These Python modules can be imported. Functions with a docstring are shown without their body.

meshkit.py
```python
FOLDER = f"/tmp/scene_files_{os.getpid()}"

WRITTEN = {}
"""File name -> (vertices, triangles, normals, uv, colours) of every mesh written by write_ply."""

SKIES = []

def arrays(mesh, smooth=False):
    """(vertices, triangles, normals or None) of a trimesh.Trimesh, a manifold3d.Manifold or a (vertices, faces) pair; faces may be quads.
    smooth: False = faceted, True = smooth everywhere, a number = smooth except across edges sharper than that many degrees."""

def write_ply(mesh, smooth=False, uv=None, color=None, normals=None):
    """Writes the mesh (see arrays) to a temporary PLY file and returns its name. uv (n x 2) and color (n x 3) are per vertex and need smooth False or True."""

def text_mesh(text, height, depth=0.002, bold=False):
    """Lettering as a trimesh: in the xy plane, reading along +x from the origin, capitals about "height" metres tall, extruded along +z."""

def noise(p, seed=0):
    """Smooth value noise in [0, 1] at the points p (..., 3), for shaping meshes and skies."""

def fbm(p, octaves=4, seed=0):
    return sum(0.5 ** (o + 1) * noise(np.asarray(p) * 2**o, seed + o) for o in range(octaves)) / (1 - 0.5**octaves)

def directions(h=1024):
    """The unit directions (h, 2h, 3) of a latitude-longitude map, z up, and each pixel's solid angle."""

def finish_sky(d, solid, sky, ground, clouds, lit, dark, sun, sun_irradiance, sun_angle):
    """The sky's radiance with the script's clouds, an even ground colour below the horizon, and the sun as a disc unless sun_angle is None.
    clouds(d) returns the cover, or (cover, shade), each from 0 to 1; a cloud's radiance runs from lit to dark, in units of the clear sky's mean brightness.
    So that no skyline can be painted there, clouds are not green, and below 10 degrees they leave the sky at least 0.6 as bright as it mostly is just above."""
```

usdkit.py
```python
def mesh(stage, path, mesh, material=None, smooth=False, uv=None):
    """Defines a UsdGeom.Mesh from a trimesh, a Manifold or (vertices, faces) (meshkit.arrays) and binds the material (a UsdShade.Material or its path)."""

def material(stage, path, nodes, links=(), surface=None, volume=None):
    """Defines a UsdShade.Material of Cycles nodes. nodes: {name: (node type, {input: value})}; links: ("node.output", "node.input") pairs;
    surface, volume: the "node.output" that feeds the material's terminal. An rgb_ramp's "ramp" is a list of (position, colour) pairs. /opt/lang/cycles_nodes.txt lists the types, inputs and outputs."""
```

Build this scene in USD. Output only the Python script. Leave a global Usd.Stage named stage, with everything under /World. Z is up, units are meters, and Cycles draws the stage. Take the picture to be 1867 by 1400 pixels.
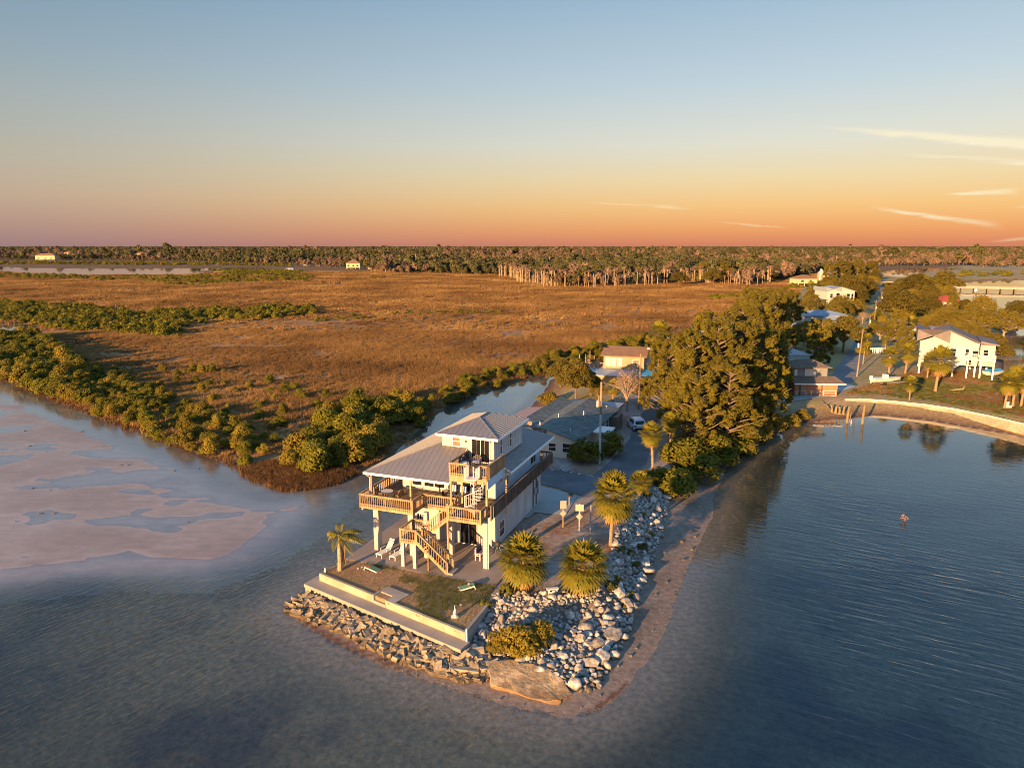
import math, random, numpy as np, trimesh, usdkit, meshkit, shapely
from shapely.geometry import Polygon, LineString, Point
from pxr import Usd, UsdGeom, UsdLux, UsdShade, Gf, Sdf, Vt

stage = Usd.Stage.CreateInMemory()
UsdGeom.SetStageUpAxis(stage, 'Z')
UsdGeom.Xform.Define(stage, '/World')
UsdGeom.Scope.Define(stage, '/World/Looks')
PI = math.pi
rng = np.random.default_rng(7)
random.seed(7)

# ------------------------------------------------------------------ camera
F, CX, CY, CAMH = 1294.0, 933.5, 700.0, 28.5
PITCH = math.atan(253 / F)
CP, SP = math.cos(PITCH), math.sin(PITCH)
cam = UsdGeom.Camera.Define(stage, '/World/camera')
cam.CreateHorizontalApertureAttr(36.0)
cam.CreateFocalLengthAttr(36.0 * F / 1867)
cam.CreateClippingRangeAttr((0.5, 60000.0))
cam.AddTransformOp().Set(Gf.Matrix4d(1, 0, 0, 0, 0, SP, CP, 0, 0, -CP, SP, 0, 0, 0, CAMH, 1))
cam.CreateExposureAttr(1.45)

# ------------------------------------------------------------------ sun and sky
SUN_BEARING, SUN_EL = 214.0, 9.5            # the sun stands low behind the camera's left shoulder
sb, se = math.radians(SUN_BEARING), math.radians(SUN_EL)
sun = UsdLux.DistantLight.Define(stage, '/World/sun')
sun.CreateNormalizeAttr(True)
sun.CreateIntensityAttr(1.25)
sun.CreateAngleAttr(0.5)
sun.CreateColorAttr(Gf.Vec3f(1.0, 0.57, 0.24))
to_sun = Gf.Vec3d(math.sin(sb) * math.cos(se), math.cos(sb) * math.cos(se), math.sin(se))
sun.AddTransformOp().Set(Gf.Matrix4d(Gf.Rotation(Gf.Vec3d(0, 0, 1), to_sun), Gf.Vec3d(0, 0, 0)))

dome = UsdLux.DomeLight.Define(stage, '/World/sky')
dome.CreateIntensityAttr(1.0)
dome.GetPrim().SetCustomDataByKey('kind', 'structure')
def px_lin(*c):
    c = np.array(c) / 255.0
    return tuple(np.where(c <= 0.04045, c / 12.92, ((c + 0.055) / 1.055) ** 2.4))
SKY_GAIN = 0.92 / 2 ** 1.45                        # radiance that shows as these colours at this exposure
def ramp(stops): return [(p, tuple(np.array(px_lin(*c)))) for p, c in stops]
dim = ramp([(0, (156, 126, 136)), (.025, (172, 138, 138)), (.06, (188, 160, 144)), (.10, (182, 170, 154)), (.16, (164, 170, 168)), (.22, (142, 162, 175)), (.30, (116, 148, 174)), (.42, (104, 150, 198)), (.6, (120, 175, 232)), (1, (128, 182, 240))])
glow = ramp([(0, (222, 120, 92)), (.02, (242, 148, 84)), (.05, (248, 184, 104)), (.085, (242, 208, 152)), (.13, (228, 220, 202)), (.20, (196, 210, 218)), (.30, (160, 187, 209)), (.42, (126, 172, 214)), (.6, (122, 176, 232)), (1, (128, 182, 240))])
STREAKS = [  # bearing from, to; height (sine) from, to; half width from, to; density
 (.362, .80, .1478, .0790, .0028, .0150, 1.1), (.47, .70, .1090, .0760, .0030, .0060, .6), (.525, .61, .0587, .0597, .0018, .0065, .7), (.45, .60, .0468, .0185, .0026, .0066, .8),
 (.09, .25, .0590, .0475, .0012, .0026, .32), (.26, .37, .0318, .0212, .0014, .0026, .32), (.57, .74, .0025, .0180, .0016, .0048, .7), (.597, .72, .0432, .0340, .0022, .0075, 1.1)]
back = ramp([(0, (104, 116, 142)), (.10, (118, 136, 164)), (.22, (116, 148, 184)), (.4, (108, 158, 212)), (.6, (120, 175, 232)), (1, (128, 182, 240))])
n = {
 'back': ('rgb_ramp', {'ramp': back}), 'fz': ('map_range', {'range_type': 'smoothstep', 'from_min': -0.25, 'from_max': 0.72, 'to_min': 0.0, 'to_max': 1.0, 'clamp': True}), 'mixback': ('mix_color', {'blend_type': 'mix'}),
 'tc': ('texture_coordinate', {}),
 'xyz': ('separate_xyz', {}),
 'dim': ('rgb_ramp', {'ramp': dim}),
 'glow': ('rgb_ramp', {'ramp': glow}),
 'dot': ('vector_math', {'math_type': 'dot_product', 'vector2': (math.sin(math.radians(44)), math.cos(math.radians(44)), 0)}),
 'az': ('map_range', {'range_type': 'smoothstep', 'from_min': 0.02, 'from_max': 1.0, 'to_min': 0.0, 'to_max': 1.0, 'clamp': True}),
 'mixaz': ('mix_color', {'blend_type': 'mix'}),
 'sky': ('sky_texture', {'sky_type': 'single_scattering', 'sun_disc': False, 'sun_elevation': se, 'sun_rotation': sb, 'altitude': 10.0}),
 'gain': ('mix_color', {'blend_type': 'multiply', 'fac': 1.0, 'b': (SKY_GAIN / 0.1,) * 3, 'use_clamp': False}),
 'mixsky': ('mix_color', {'blend_type': 'mix', 'fac': 0.12, 'use_clamp': True}),
 'bg': ('background_shader', {'strength': 0.1}),
 # thin streaks of high cloud over the sunset: each a wispy band along its own line of bearing and height
 'az_': ('math', {'math_type': 'arctan2'}), 'cmap': ('mapping', {'mapping_type': 'point', 'scale': (7.0, 7.0, 60.0)}), 'cn': ('noise_texture', {'scale': 2.0, 'detail': 5.0, 'roughness': 0.6, 'distortion': 0.4}),
 'cr': ('map_range', {'from_min': 0.3, 'from_max': 0.62, 'to_min': 0.35, 'to_max': 1.3, 'clamp': True}), 'wob': ('math', {'math_type': 'multiply_add', 'value2': 0.012, 'value3': -0.006}), 'ew': ('math', {'math_type': 'add'}),
 'cm2': ('math', {'math_type': 'multiply', 'use_clamp': True}), 'ccol': ('mix_color', {'blend_type': 'mix', 'b': px_lin(255, 236, 198)}),
}
SL = [('xyz.x', 'az_.value1'), ('xyz.y', 'az_.value2'), ('tc.generated', 'cmap.vector'), ('cmap.vector', 'cn.vector'), ('cn.fac', 'cr.value'), ('cn.fac', 'wob.value1'), ('xyz.z', 'ew.value1'), ('wob.value', 'ew.value2')]
last = None
for i, (a0, a1, e0, e1, w0, w1, op) in enumerate(STREAKS):
    k = (e1 - e0) / (a1 - a0); kw = (w1 - w0) / (a1 - a0); q = f's{i}'
    n[q + 'l'] = ('math', {'math_type': 'multiply_add', 'value2': k, 'value3': e0 - k * a0}); n[q + 'w'] = ('math', {'math_type': 'multiply_add', 'value2': kw, 'value3': w0 - kw * a0})
    n[q + 'd'] = ('math', {'math_type': 'subtract'}); n[q + 'b'] = ('math', {'math_type': 'absolute'}); n[q + 'v'] = ('math', {'math_type': 'divide'}); n[q + 'o'] = ('map_range', {'range_type': 'smoothstep', 'from_min': 1.0, 'from_max': 0.0, 'to_min': 0.0, 'to_max': op, 'clamp': True})
    n[q + 'i'] = ('map_range', {'range_type': 'smoothstep', 'from_min': a0, 'from_max': a0 + (a1 - a0) * .35, 'to_min': 0.0, 'to_max': 1.0, 'clamp': True}); n[q + 'x'] = ('map_range', {'range_type': 'smoothstep', 'from_min': a1 + .0, 'from_max': a1 - (a1 - a0) * .25, 'to_min': 0.0, 'to_max': 1.0, 'clamp': True})
    n[q + 'p'] = ('math', {'math_type': 'multiply'}); n[q + 'r'] = ('math', {'math_type': 'multiply'})
    SL += [('az_.value', q + 'l.value1'), ('az_.value', q + 'w.value1'), ('ew.value', q + 'd.value1'), (q + 'l.value', q + 'd.value2'), (q + 'd.value', q + 'b.value1'), (q + 'b.value', q + 'v.value1'), (q + 'w.value', q + 'v.value2'), (q + 'v.value', q + 'o.value'),
           ('az_.value', q + 'i.value'), ('az_.value', q + 'x.value'), (q + 'i.result', q + 'p.value1'), (q + 'x.result', q + 'p.value2'), (q + 'p.value', q + 'r.value1'), (q + 'o.result', q + 'r.value2')]
    if last: n[q + 'm'] = ('math', {'math_type': 'maximum'}); SL += [(last, q + 'm.value1'), (q + 'r.value', q + 'm.value2')]; last = q + 'm.value'
    else: last = q + 'r.value'
SL += [(last, 'cm2.value1'), ('cr.result', 'cm2.value2')]
usdkit.material(stage, '/World/Looks/sky', n, SL + [
 ('tc.generated', 'xyz.vector'), ('xyz.z', 'dim.fac'), ('xyz.z', 'glow.fac'), ('tc.generated', 'dot.vector1'), ('dot.value', 'az.value'),
 ('az.result', 'mixaz.fac'), ('dim.color', 'mixaz.a'), ('glow.color', 'mixaz.b'),
 ('cm2.value', 'ccol.fac'),
 ('xyz.y', 'fz.value'), ('fz.result', 'mixback.fac'), ('xyz.z', 'back.fac'), ('back.color', 'mixback.a'), ('mixaz.result', 'mixback.b'), ('mixback.result', 'ccol.a'), ('ccol.result', 'gain.a'), ('gain.result', 'mixsky.a'), ('sky.color', 'mixsky.b'), ('mixsky.result', 'bg.color')], surface='bg.background')
UsdShade.MaterialBindingAPI.Apply(dome.GetPrim()).Bind(UsdShade.Material.Get(stage, '/World/Looks/sky'))

# ------------------------------------------------------------------ helpers
CAMPOS = np.array([0, 0, CAMH])
def ray(x, y):
    u, v = (x - CX) / F, (y - CY) / F
    return np.array([u, CP - v * SP, -SP - v * CP])
def at(x, y, z=0.0):
    """the point of the plane z that lies towards this place of the photograph"""
    r = ray(x, y); t = (z - CAMH) / r[2]
    return np.array([r[0] * t, r[1] * t, z])
def ats(pts, z=0.0): return np.array([at(x, y, z)[:2] for x, y in pts])

used = {}
def fresh(parent, name):
    k = (str(parent), name); i = used.get(k, 0); used[k] = i + 1
    return f'{parent}/{name}' if i == 0 else f'{parent}/{name}_{i:03d}'
def path(p): return str(p.GetPath()) if hasattr(p, 'GetPath') else str(p)
def tag(p, label=None, cat=None, group=None, kind=None):
    p = p.GetPrim() if hasattr(p, 'GetPrim') else p
    for k, v in (('label', label), ('category', cat), ('group', group), ('kind', kind)):
        if v: p.SetCustomDataByKey(k, v)
    return p
def place(x, loc, rz=0.0, s=1.0, tilt=None):
    x.AddTranslateOp().Set(Gf.Vec3d(*map(float, loc)))
    if rz: x.AddRotateZOp().Set(float(math.degrees(rz)))
    if tilt: x.AddRotateXYZOp().Set(Gf.Vec3f(*map(float, tilt)))
    if np.ndim(s): x.AddScaleOp().Set(Gf.Vec3f(*map(float, s)))
    elif s != 1.0: x.AddScaleOp().Set(Gf.Vec3f(*[float(s)] * 3))
def thing(name, label, cat, loc=(0, 0, 0), rz=0.0, group=None, s=1.0):
    x = UsdGeom.Xform.Define(stage, fresh('/World', name)); place(x, loc, rz, s)
    return tag(x, label, cat, group)
def obj(name, mb, m, parent='/World', smooth=False):
    g = mb.arrays() if isinstance(mb, MB) else mb
    return usdkit.mesh(stage, fresh(path(parent), name), g, M[m] if isinstance(m, str) else m, smooth=smooth).GetPrim()
def copy(name, src, loc, rz=0.0, s=1.0, label=None, cat=None, group=None, tilt=None, m=None):
    x = UsdGeom.Xform.Define(stage, fresh('/World', name)); place(x, loc, rz, s, tilt)
    x.GetPrim().GetReferences().AddInternalReference(src.GetPath()); x.GetPrim().SetInstanceable(True)
    return tag(x, label, cat, group)
def scatter(name, sources, pts, rots, scales, which, parent='/World'):
    """one PointInstancer of a mass nobody could count"""
    pi = UsdGeom.PointInstancer.Define(stage, fresh(path(parent), name))
    kids = []
    for i, q in enumerate(sources):
        k = UsdGeom.Xform.Define(stage, f'{pi.GetPath()}/source_{i:03d}'); k.GetPrim().GetReferences().AddInternalReference(q.GetPath()); kids.append(k.GetPath())
    pi.CreatePrototypesRel().SetTargets(kids)
    pts, scales = np.asarray(pts, np.float32), np.asarray(scales, np.float32)
    if scales.ndim == 1: scales = np.repeat(scales[:, None], 3, 1)
    pi.CreatePositionsAttr(Vt.Vec3fArray.FromNumpy(pts))
    pi.CreateScalesAttr(Vt.Vec3fArray.FromNumpy(np.ascontiguousarray(scales)))
    r = np.asarray(rots) / 2
    pi.CreateOrientationsAttr(Vt.QuathArray([Gf.Quath(float(math.cos(a)), 0, 0, float(math.sin(a))) for a in r]))
    pi.CreateProtoIndicesAttr(Vt.IntArray.FromNumpy(np.asarray(which, np.int32)))
    return pi.GetPrim()
def source(name, parts=()):
    """a class prim that copies and scattered masses reference; parts are (name, mesh, material)"""
    root = stage.CreateClassPrim(f'/{name}_source')
    root.SetTypeName('Xform')
    for nm, mb, m in parts: obj(nm, mb, m, root)
    return root

class MB:
    """collects boxes, bars and tubes into one mesh"""
    def __init__(s): s.v, s.f, s.n = [], [], 0
    def add(s, v, f):
        v, f = np.asarray(v, float), np.asarray(f, int)
        if f.shape[1] == 4: f = np.vstack([f[:, [0, 1, 2]], f[:, [0, 2, 3]]])
        s.v.append(v); s.f.append(f + s.n); s.n += len(v); return s
    def arrays(s): return np.vstack(s.v), np.vstack(s.f)
    QB = np.array([[0, 3, 2, 1], [4, 5, 6, 7], [0, 1, 5, 4], [1, 2, 6, 5], [2, 3, 7, 6], [3, 0, 4, 7]])
    def box(s, x0, y0, z0, x1, y1, z1):
        return s.add([[x0, y0, z0], [x1, y0, z0], [x1, y1, z0], [x0, y1, z0], [x0, y0, z1], [x1, y0, z1], [x1, y1, z1], [x0, y1, z1]], s.QB)
    def cbox(s, c, d): c, d = np.asarray(c, float), np.asarray(d, float) / 2; return s.box(*(c - d), *(c + d))
    def hexa(s, p): return s.add(p, s.QB)
    def bar(s, p, q, w, h=None, up=(0, 0, 1)):
        """a square bar from p to q, w wide and h deep"""
        p, q = np.asarray(p, float), np.asarray(q, float); h = h or w
        d = q - p; d = d / (np.linalg.norm(d) or 1); up = np.asarray(up, float)
        if abs(d @ up) > .98: up = np.array([0., 1, 0])
        a = np.cross(d, up); a /= np.linalg.norm(a); b = np.cross(a, d)
        a, b = a * w / 2, b * h / 2
        return s.add([p - a - b, p + a - b, p + a + b, p - a + b, q - a - b, q + a - b, q + a + b, q - a + b],
                     [[0, 1, 2, 3], [7, 6, 5, 4], [0, 4, 5, 1], [1, 5, 6, 2], [2, 6, 7, 3], [3, 7, 4, 0]])
    def tube(s, pts, r, k=6, cap=True):
        pts = np.asarray(pts, float); r = np.broadcast_to(r, len(pts)); base = s.n; V = []
        for i, p in enumerate(pts):
            d = pts[min(i + 1, len(pts) - 1)] - pts[max(i - 1, 0)]; d = d / (np.linalg.norm(d) or 1)
            u = np.cross(d, [0, 0, 1.0] if abs(d[2]) < .95 else [1.0, 0, 0]); u /= np.linalg.norm(u); w = np.cross(d, u)
            a = np.arange(k) * 2 * PI / k
            V.append(p + r[i] * (np.cos(a)[:, None] * u + np.sin(a)[:, None] * w))
        V = np.vstack(V); Fc = []
        for i in range(len(pts) - 1):
            for j in range(k):
                a, b = i * k + j, i * k + (j + 1) % k
                Fc += [[a, b, b + k], [a, b + k, a + k]]
        if cap:
            for j in range(1, k - 1): Fc += [[0, j + 1, j], [(len(pts) - 1) * k, (len(pts) - 1) * k + j, (len(pts) - 1) * k + j + 1]]
        return s.add(V, Fc)
    def prism(s, poly, z0, z1):
        """an upright prism over a simple polygon; z1 a number or one height per corner"""
        poly = np.asarray(poly, float)
        if Polygon(poly).exterior.is_ccw is False: poly = poly[::-1]; z1 = z1[::-1] if np.ndim(z1) else z1
        t = trimesh.creation.triangulate_polygon(Polygon(poly), engine='earcut')
        n = len(poly)
        from scipy.spatial import cKDTree
        idx = cKDTree(poly).query(np.asarray(t[0])[:, :2])[1]; tri = idx[np.asarray(t[1])]
        cr = np.cross(poly[tri[:, 1]] - poly[tri[:, 0]], poly[tri[:, 2]] - poly[tri[:, 0]]); tri[cr < 0] = tri[cr < 0][:, ::-1]
        top = np.c_[poly, np.broadcast_to(z1, n)]; bot = np.c_[poly, np.broadcast_to(z0, n)]
        side = [[i, (i + 1) % n, (i + 1) % n + n] for i in range(n)] + [[i, (i + 1) % n + n, i + n] for i in range(n)]
        return s.add(np.vstack([bot, top]), np.vstack([tri[:, ::-1], tri + n, side]))
    def mesh(s, m):
        v, f, _ = meshkit.arrays(m); return s.add(v, f)
    def turned(s, rz=0.0, loc=(0, 0, 0), sc=1.0):
        v, f = s.arrays(); c, q = math.cos(rz), math.sin(rz)
        v = v * sc; o = MB(); o.add(np.c_[v[:, 0] * c - v[:, 1] * q, v[:, 0] * q + v[:, 1] * c, v[:, 2]] + np.asarray(loc), f); return o

# ------------------------------------------------------------------ materials
M = {}
def mat(name, color, rough=0.8, var=0.25, scale=1.5, dark=None, bump=0.0, bscale=None, metal=0.0, spec=0.3, stretch=None, island=0.0, detail=4.0, tide=None):
    """a rough surface with blotches of a second tone, fine relief and, if asked, a tone per separate piece"""
    c = np.array(color); d = np.array(dark) if dark is not None else c * (1 - var)
    nd = {'g': ('geometry', {}), 'n': ('noise_texture', {'scale': scale, 'detail': detail, 'roughness': 0.6}),
          'r': ('rgb_ramp', {'ramp': [(0.32, tuple(d)), (0.5, tuple((c + d) / 2)), (0.68, tuple(np.minimum(c * (1 + var * .35), 1)))]}),
          'p': ('principled_bsdf', {'roughness': rough, 'metallic': metal, 'specular_ior_level': spec})}
    src = 'g.position'; L = []
    if stretch: nd['m'] = ('mapping', {'mapping_type': 'point', 'scale': stretch}); L += [('g.position', 'm.vector')]; src = 'm.vector'
    L += [(src, 'n.vector'), ('n.fac', 'r.fac')]
    col = 'r.color'
    if island:
        nd['ir'] = ('map_range', {'from_min': 0, 'from_max': 1, 'to_min': 1 - island, 'to_max': 1 + island * .6}); nd['oi'] = ('object_info', {})
        nd['ia'] = ('math', {'math_type': 'add'}); nd['if'] = ('math', {'math_type': 'fraction'})
        nd['im'] = ('vector_math', {'math_type': 'scale'})
        L += [('g.random_per_island', 'ia.value1'), ('oi.random', 'ia.value2'), ('ia.value', 'if.value1'), ('if.value', 'ir.value'), (col, 'im.vector1'), ('ir.result', 'im.scale')]; col = 'im.vector'
    if tide:   # algae and damp up to the high water mark
        nd['tz'] = ('separate_xyz', {}); nd['tn'] = ('noise_texture', {'scale': 1.3, 'detail': 3.0}); nd['ta'] = ('math', {'math_type': 'multiply_add', 'value2': -.45}); nd['tr'] = ('map_range', {'range_type': 'smoothstep', 'from_min': -.02, 'from_max': .22, 'to_min': .85, 'to_max': 0.0, 'clamp': True}); nd['tm'] = ('mix_color', {'blend_type': 'mix', 'b': tide})
        L += [('g.position', 'tz.vector'), ('g.position', 'tn.vector'), ('tn.fac', 'ta.value1'), ('tz.z', 'ta.value3'), ('ta.value', 'tr.value'), ('tr.result', 'tm.fac'), (col, 'tm.a')]; col = 'tm.result'
    L += [(col, 'p.base_color')]
    if bump:
        nd['bn'] = ('noise_texture', {'scale': bscale or scale * 4, 'detail': 5.0, 'roughness': 0.65}); nd['b'] = ('bump', {'strength': 1.0, 'distance': bump})
        L += [(src, 'bn.vector'), ('bn.fac', 'b.height'), ('b.normal', 'p.normal')]
    M[name] = usdkit.material(stage, f'/World/Looks/{name}', nd, L, surface='p.BSDF'); return M[name]

def leaf(name, c0, c1, c2, trans=0.3, rough=0.7, tint=0.25, ns=0.8, isl=0.55, nz=0.9, off=0.0):
    """foliage: each leaf cluster its own tone, each plant its own shade, some light shining through"""
    nd = {'g': ('geometry', {}), 'oi': ('object_info', {}),
          'r': ('rgb_ramp', {'ramp': [(0, c0), (0.5, c1), (1, c2)]}),
          'n': ('noise_texture', {'scale': ns, 'detail': 4.0}), 'a': ('math', {'math_type': 'multiply_add', 'value2': isl, 'value3': off}), 'a2': ('math', {'math_type': 'multiply_add', 'value2': nz}), 
          'o': ('map_range', {'from_min': 0, 'from_max': 1, 'to_min': 1 - tint, 'to_max': 1 + tint}), 'm': ('vector_math', {'math_type': 'scale'}),
          'p': ('principled_bsdf', {'roughness': rough, 'specular_ior_level': 0.25}), 't': ('translucent_bsdf', {}), 'x': ('mix_closure', {'fac': trans})}
    M[name] = usdkit.material(stage, f'/World/Looks/{name}', nd, [
        ('g.random_per_island', 'a.value1'), ('g.position', 'n.vector'), ('n.fac', 'a2.value1'), ('a.value', 'a2.value3'), ('a2.value', 'r.fac'),
        ('r.color', 'm.vector1'), ('oi.random', 'o.value'), ('o.result', 'm.scale'), ('m.vector', 'p.base_color'), ('m.vector', 't.color'),
        ('p.BSDF', 'x.closure1'), ('t.BSDF', 'x.closure2')], surface='x.closure'); return M[name]

def plain(name, color, rough=0.5, metal=0.0, spec=0.5):
    M[name] = usdkit.material(stage, f'/World/Looks/{name}', {'p': ('principled_bsdf', {'base_color': color, 'roughness': rough, 'metallic': metal, 'specular_ior_level': spec})}, [], surface='p.BSDF')

mat('white_stucco', (0.47, 0.455, 0.43), 0.85, 0.24, 0.8, bump=0.006, bscale=14, stretch=(1, 1, .3))
mat('white_siding', (0.47, 0.455, 0.43), 0.75, 0.10, 0.9, stretch=(1, 1, 3))
mat('blue_siding', (0.42, 0.52, 0.60), 0.75, 0.10, 0.9)  # pale blue paint with the blue of shade mixed into its colour
mat('cream_siding', (0.60, 0.55, 0.44), 0.8, 0.12, 0.8)
mat('white_trim', (0.72, 0.71, 0.68), 0.55, 0.06, 2.0)
mat('white_metal', (0.70, 0.68, 0.66), 0.4, 0.10, 3.0)
mat('metal_roof', (0.25, 0.23, 0.225), 0.42, 0.10, 0.45, spec=0.5, metal=0.5, stretch=(1, 1, 1))
mat('roof_seam', (0.20, 0.20, 0.21), 0.42, 0.10, 0.8, spec=0.5)
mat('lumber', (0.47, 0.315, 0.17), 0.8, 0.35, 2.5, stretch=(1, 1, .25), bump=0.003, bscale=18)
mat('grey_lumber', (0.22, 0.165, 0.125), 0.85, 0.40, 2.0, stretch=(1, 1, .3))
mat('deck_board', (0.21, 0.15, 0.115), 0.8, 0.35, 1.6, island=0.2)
mat('concrete', (0.36, 0.315, 0.26), 0.85, 0.22, 0.5, bump=0.004, bscale=9)
mat('seawall', (0.46, 0.375, 0.265), 0.85, 0.34, 0.6, bump=0.01, bscale=7, tide=(.20, .12, .05))
mat('patio', (0.31, 0.255, 0.215), 0.8, 0.20, 0.35, bump=0.003, bscale=7)
mat('pale_pad', (0.38, 0.39, 0.37), 0.85, 0.16, 0.4)
mat('asphalt', (0.15, 0.15, 0.155), 0.9, 0.30, 0.35, bump=0.004, bscale=12)
mat('gravel_road', (0.22, 0.215, 0.21), 0.92, 0.28, 0.5, bump=0.008, bscale=10)
mat('boulder', (0.54, 0.505, 0.46), 0.9, 0.55, 2.6, dark=(.17, .145, .12), bump=0.05, bscale=5, island=0.42, tide=(.10, .085, .06))
mat('rubble', (0.36, 0.285, 0.19), 0.9, 0.45, 2.4, bump=0.03, bscale=8, island=0.30, tide=(.11, .08, .045))
mat('ledge_stone', (0.56, 0.39, 0.21), 0.9, 0.50, 0.9, bump=0.12, bscale=2.2, tide=(.20, .12, .06))
mat('lawn', (0.27, 0.205, 0.10), 0.95, 0.45, 0.45, dark=(0.38, 0.235, 0.14), bump=0.08, bscale=9)
mat('shingle', (0.165, 0.185, 0.17), 0.9, 0.45, 1.2, bump=0.02, bscale=4, stretch=(1, 1, 2))
mat('brown_shingle', (0.19, 0.14, 0.10), 0.9, 0.25, 1.2, bump=0.01)
mat('tan_shingle', (0.27, 0.155, 0.085), 0.9, 0.2, 0.8)
mat('lilac_shingle', (0.19, 0.165, 0.165), 0.9, 0.2, 0.8)
mat('tan_wall', (0.40, 0.29, 0.18), 0.85, 0.2, 0.8)
mat('brick_wall', (0.40, 0.22, 0.13), 0.9, 0.25, 3.0)
mat('grey_wall', (0.23, 0.235, 0.24), 0.85, 0.2, 0.8)
mat('dark_wall', (0.10, 0.105, 0.115), 0.85, 0.3, 0.8)
mat('red_roof', (0.38, 0.075, 0.04), 0.7, 0.2, 0.8)
mat('pink_roof', (0.36, 0.24, 0.23), 0.7, 0.12, 0.8)
mat('blue_roof', (0.26, 0.32, 0.38), 0.5, 0.12, 0.6)
mat('aqua_wall', (0.34, 0.45, 0.45), 0.8, 0.15, 0.8)
mat('green_wall', (0.36, 0.46, 0.30), 0.8, 0.15, 0.8)
mat('yellow_wall', (0.56, 0.48, 0.30), 0.8, 0.15, 0.8)
mat('pole_wood', (0.30, 0.225, 0.14), 0.9, 0.35, 3.0, stretch=(1, 1, .15))
mat('pale_pole', (0.44, 0.47, 0.46), 0.85, 0.2, 2.0)
mat('bark', (0.20, 0.145, 0.095), 0.95, 0.45, 4.0, bump=0.02)
mat('pale_bark', (0.40, 0.30, 0.20), 0.95, 0.35, 3.0)
mat('pine_bark', (0.24, 0.18, 0.125), 0.95, 0.4, 3.0)
mat('palm_bark', (0.36, 0.255, 0.155), 0.95, 0.45, 5.0, stretch=(1, 1, 2.5), bump=0.03)
mat('snag_wood', (0.44, 0.315, 0.20), 0.9, 0.35, 1.2)
mat('pile_wood', (0.30, 0.22, 0.11), 0.9, 0.45, 2.0)
plain('window_dark', (0.015, 0.016, 0.018), 0.08, spec=0.6)
plain('screen', (0.035, 0.03, 0.028), 0.6)
plain('blind', (0.20, 0.12, 0.07), 0.6)
plain('curtain', (0.60, 0.56, 0.46), 0.7)
plain('dark_wicker', (0.075, 0.05, 0.04), 0.7)
plain('tan_wicker', (0.26, 0.16, 0.085), 0.7)
plain('blue_cushion', (0.03, 0.07, 0.24), 0.8)
plain('white_cloth', (0.68, 0.67, 0.66), 0.8)
plain('white_plastic', (0.72, 0.70, 0.68), 0.4)
plain('red_paint', (0.45, 0.05, 0.045), 0.5)
plain('orange_paint', (0.55, 0.16, 0.05), 0.5)
plain('navy_paint', (0.03, 0.035, 0.10), 0.5)
plain('green_paint', (0.10, 0.22, 0.13), 0.6)
plain('green_plastic', (0.08, 0.42, 0.20), 0.4)
plain('teal_plastic', (0.03, 0.36, 0.38), 0.4)
plain('blue_tarp', (0.04, 0.25, 0.50), 0.5)
plain('black_rubber', (0.02, 0.02, 0.02), 0.7)
plain('car_paint', (0.62, 0.66, 0.70), 0.22, spec=0.7)
plain('chrome', (0.6, 0.6, 0.6), 0.25, metal=1.0)
plain('tail_lens', (0.35, 0.01, 0.01), 0.2)
plain('hull_white', (0.72, 0.68, 0.58), 0.3)
plain('hull_stripe', (0.45, 0.30, 0.10), 0.4)
plain('sign_back', (0.50, 0.46, 0.36), 0.45, metal=0.35)
plain('galvanised', (0.45, 0.46, 0.47), 0.45, metal=0.6)
plain('wire_black', (0.03, 0.03, 0.03), 0.6)
leaf('mangrove_leaf', (0.065, 0.072, 0.006), (0.155, 0.143, 0.01), (0.309, 0.231, 0.017))
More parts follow.
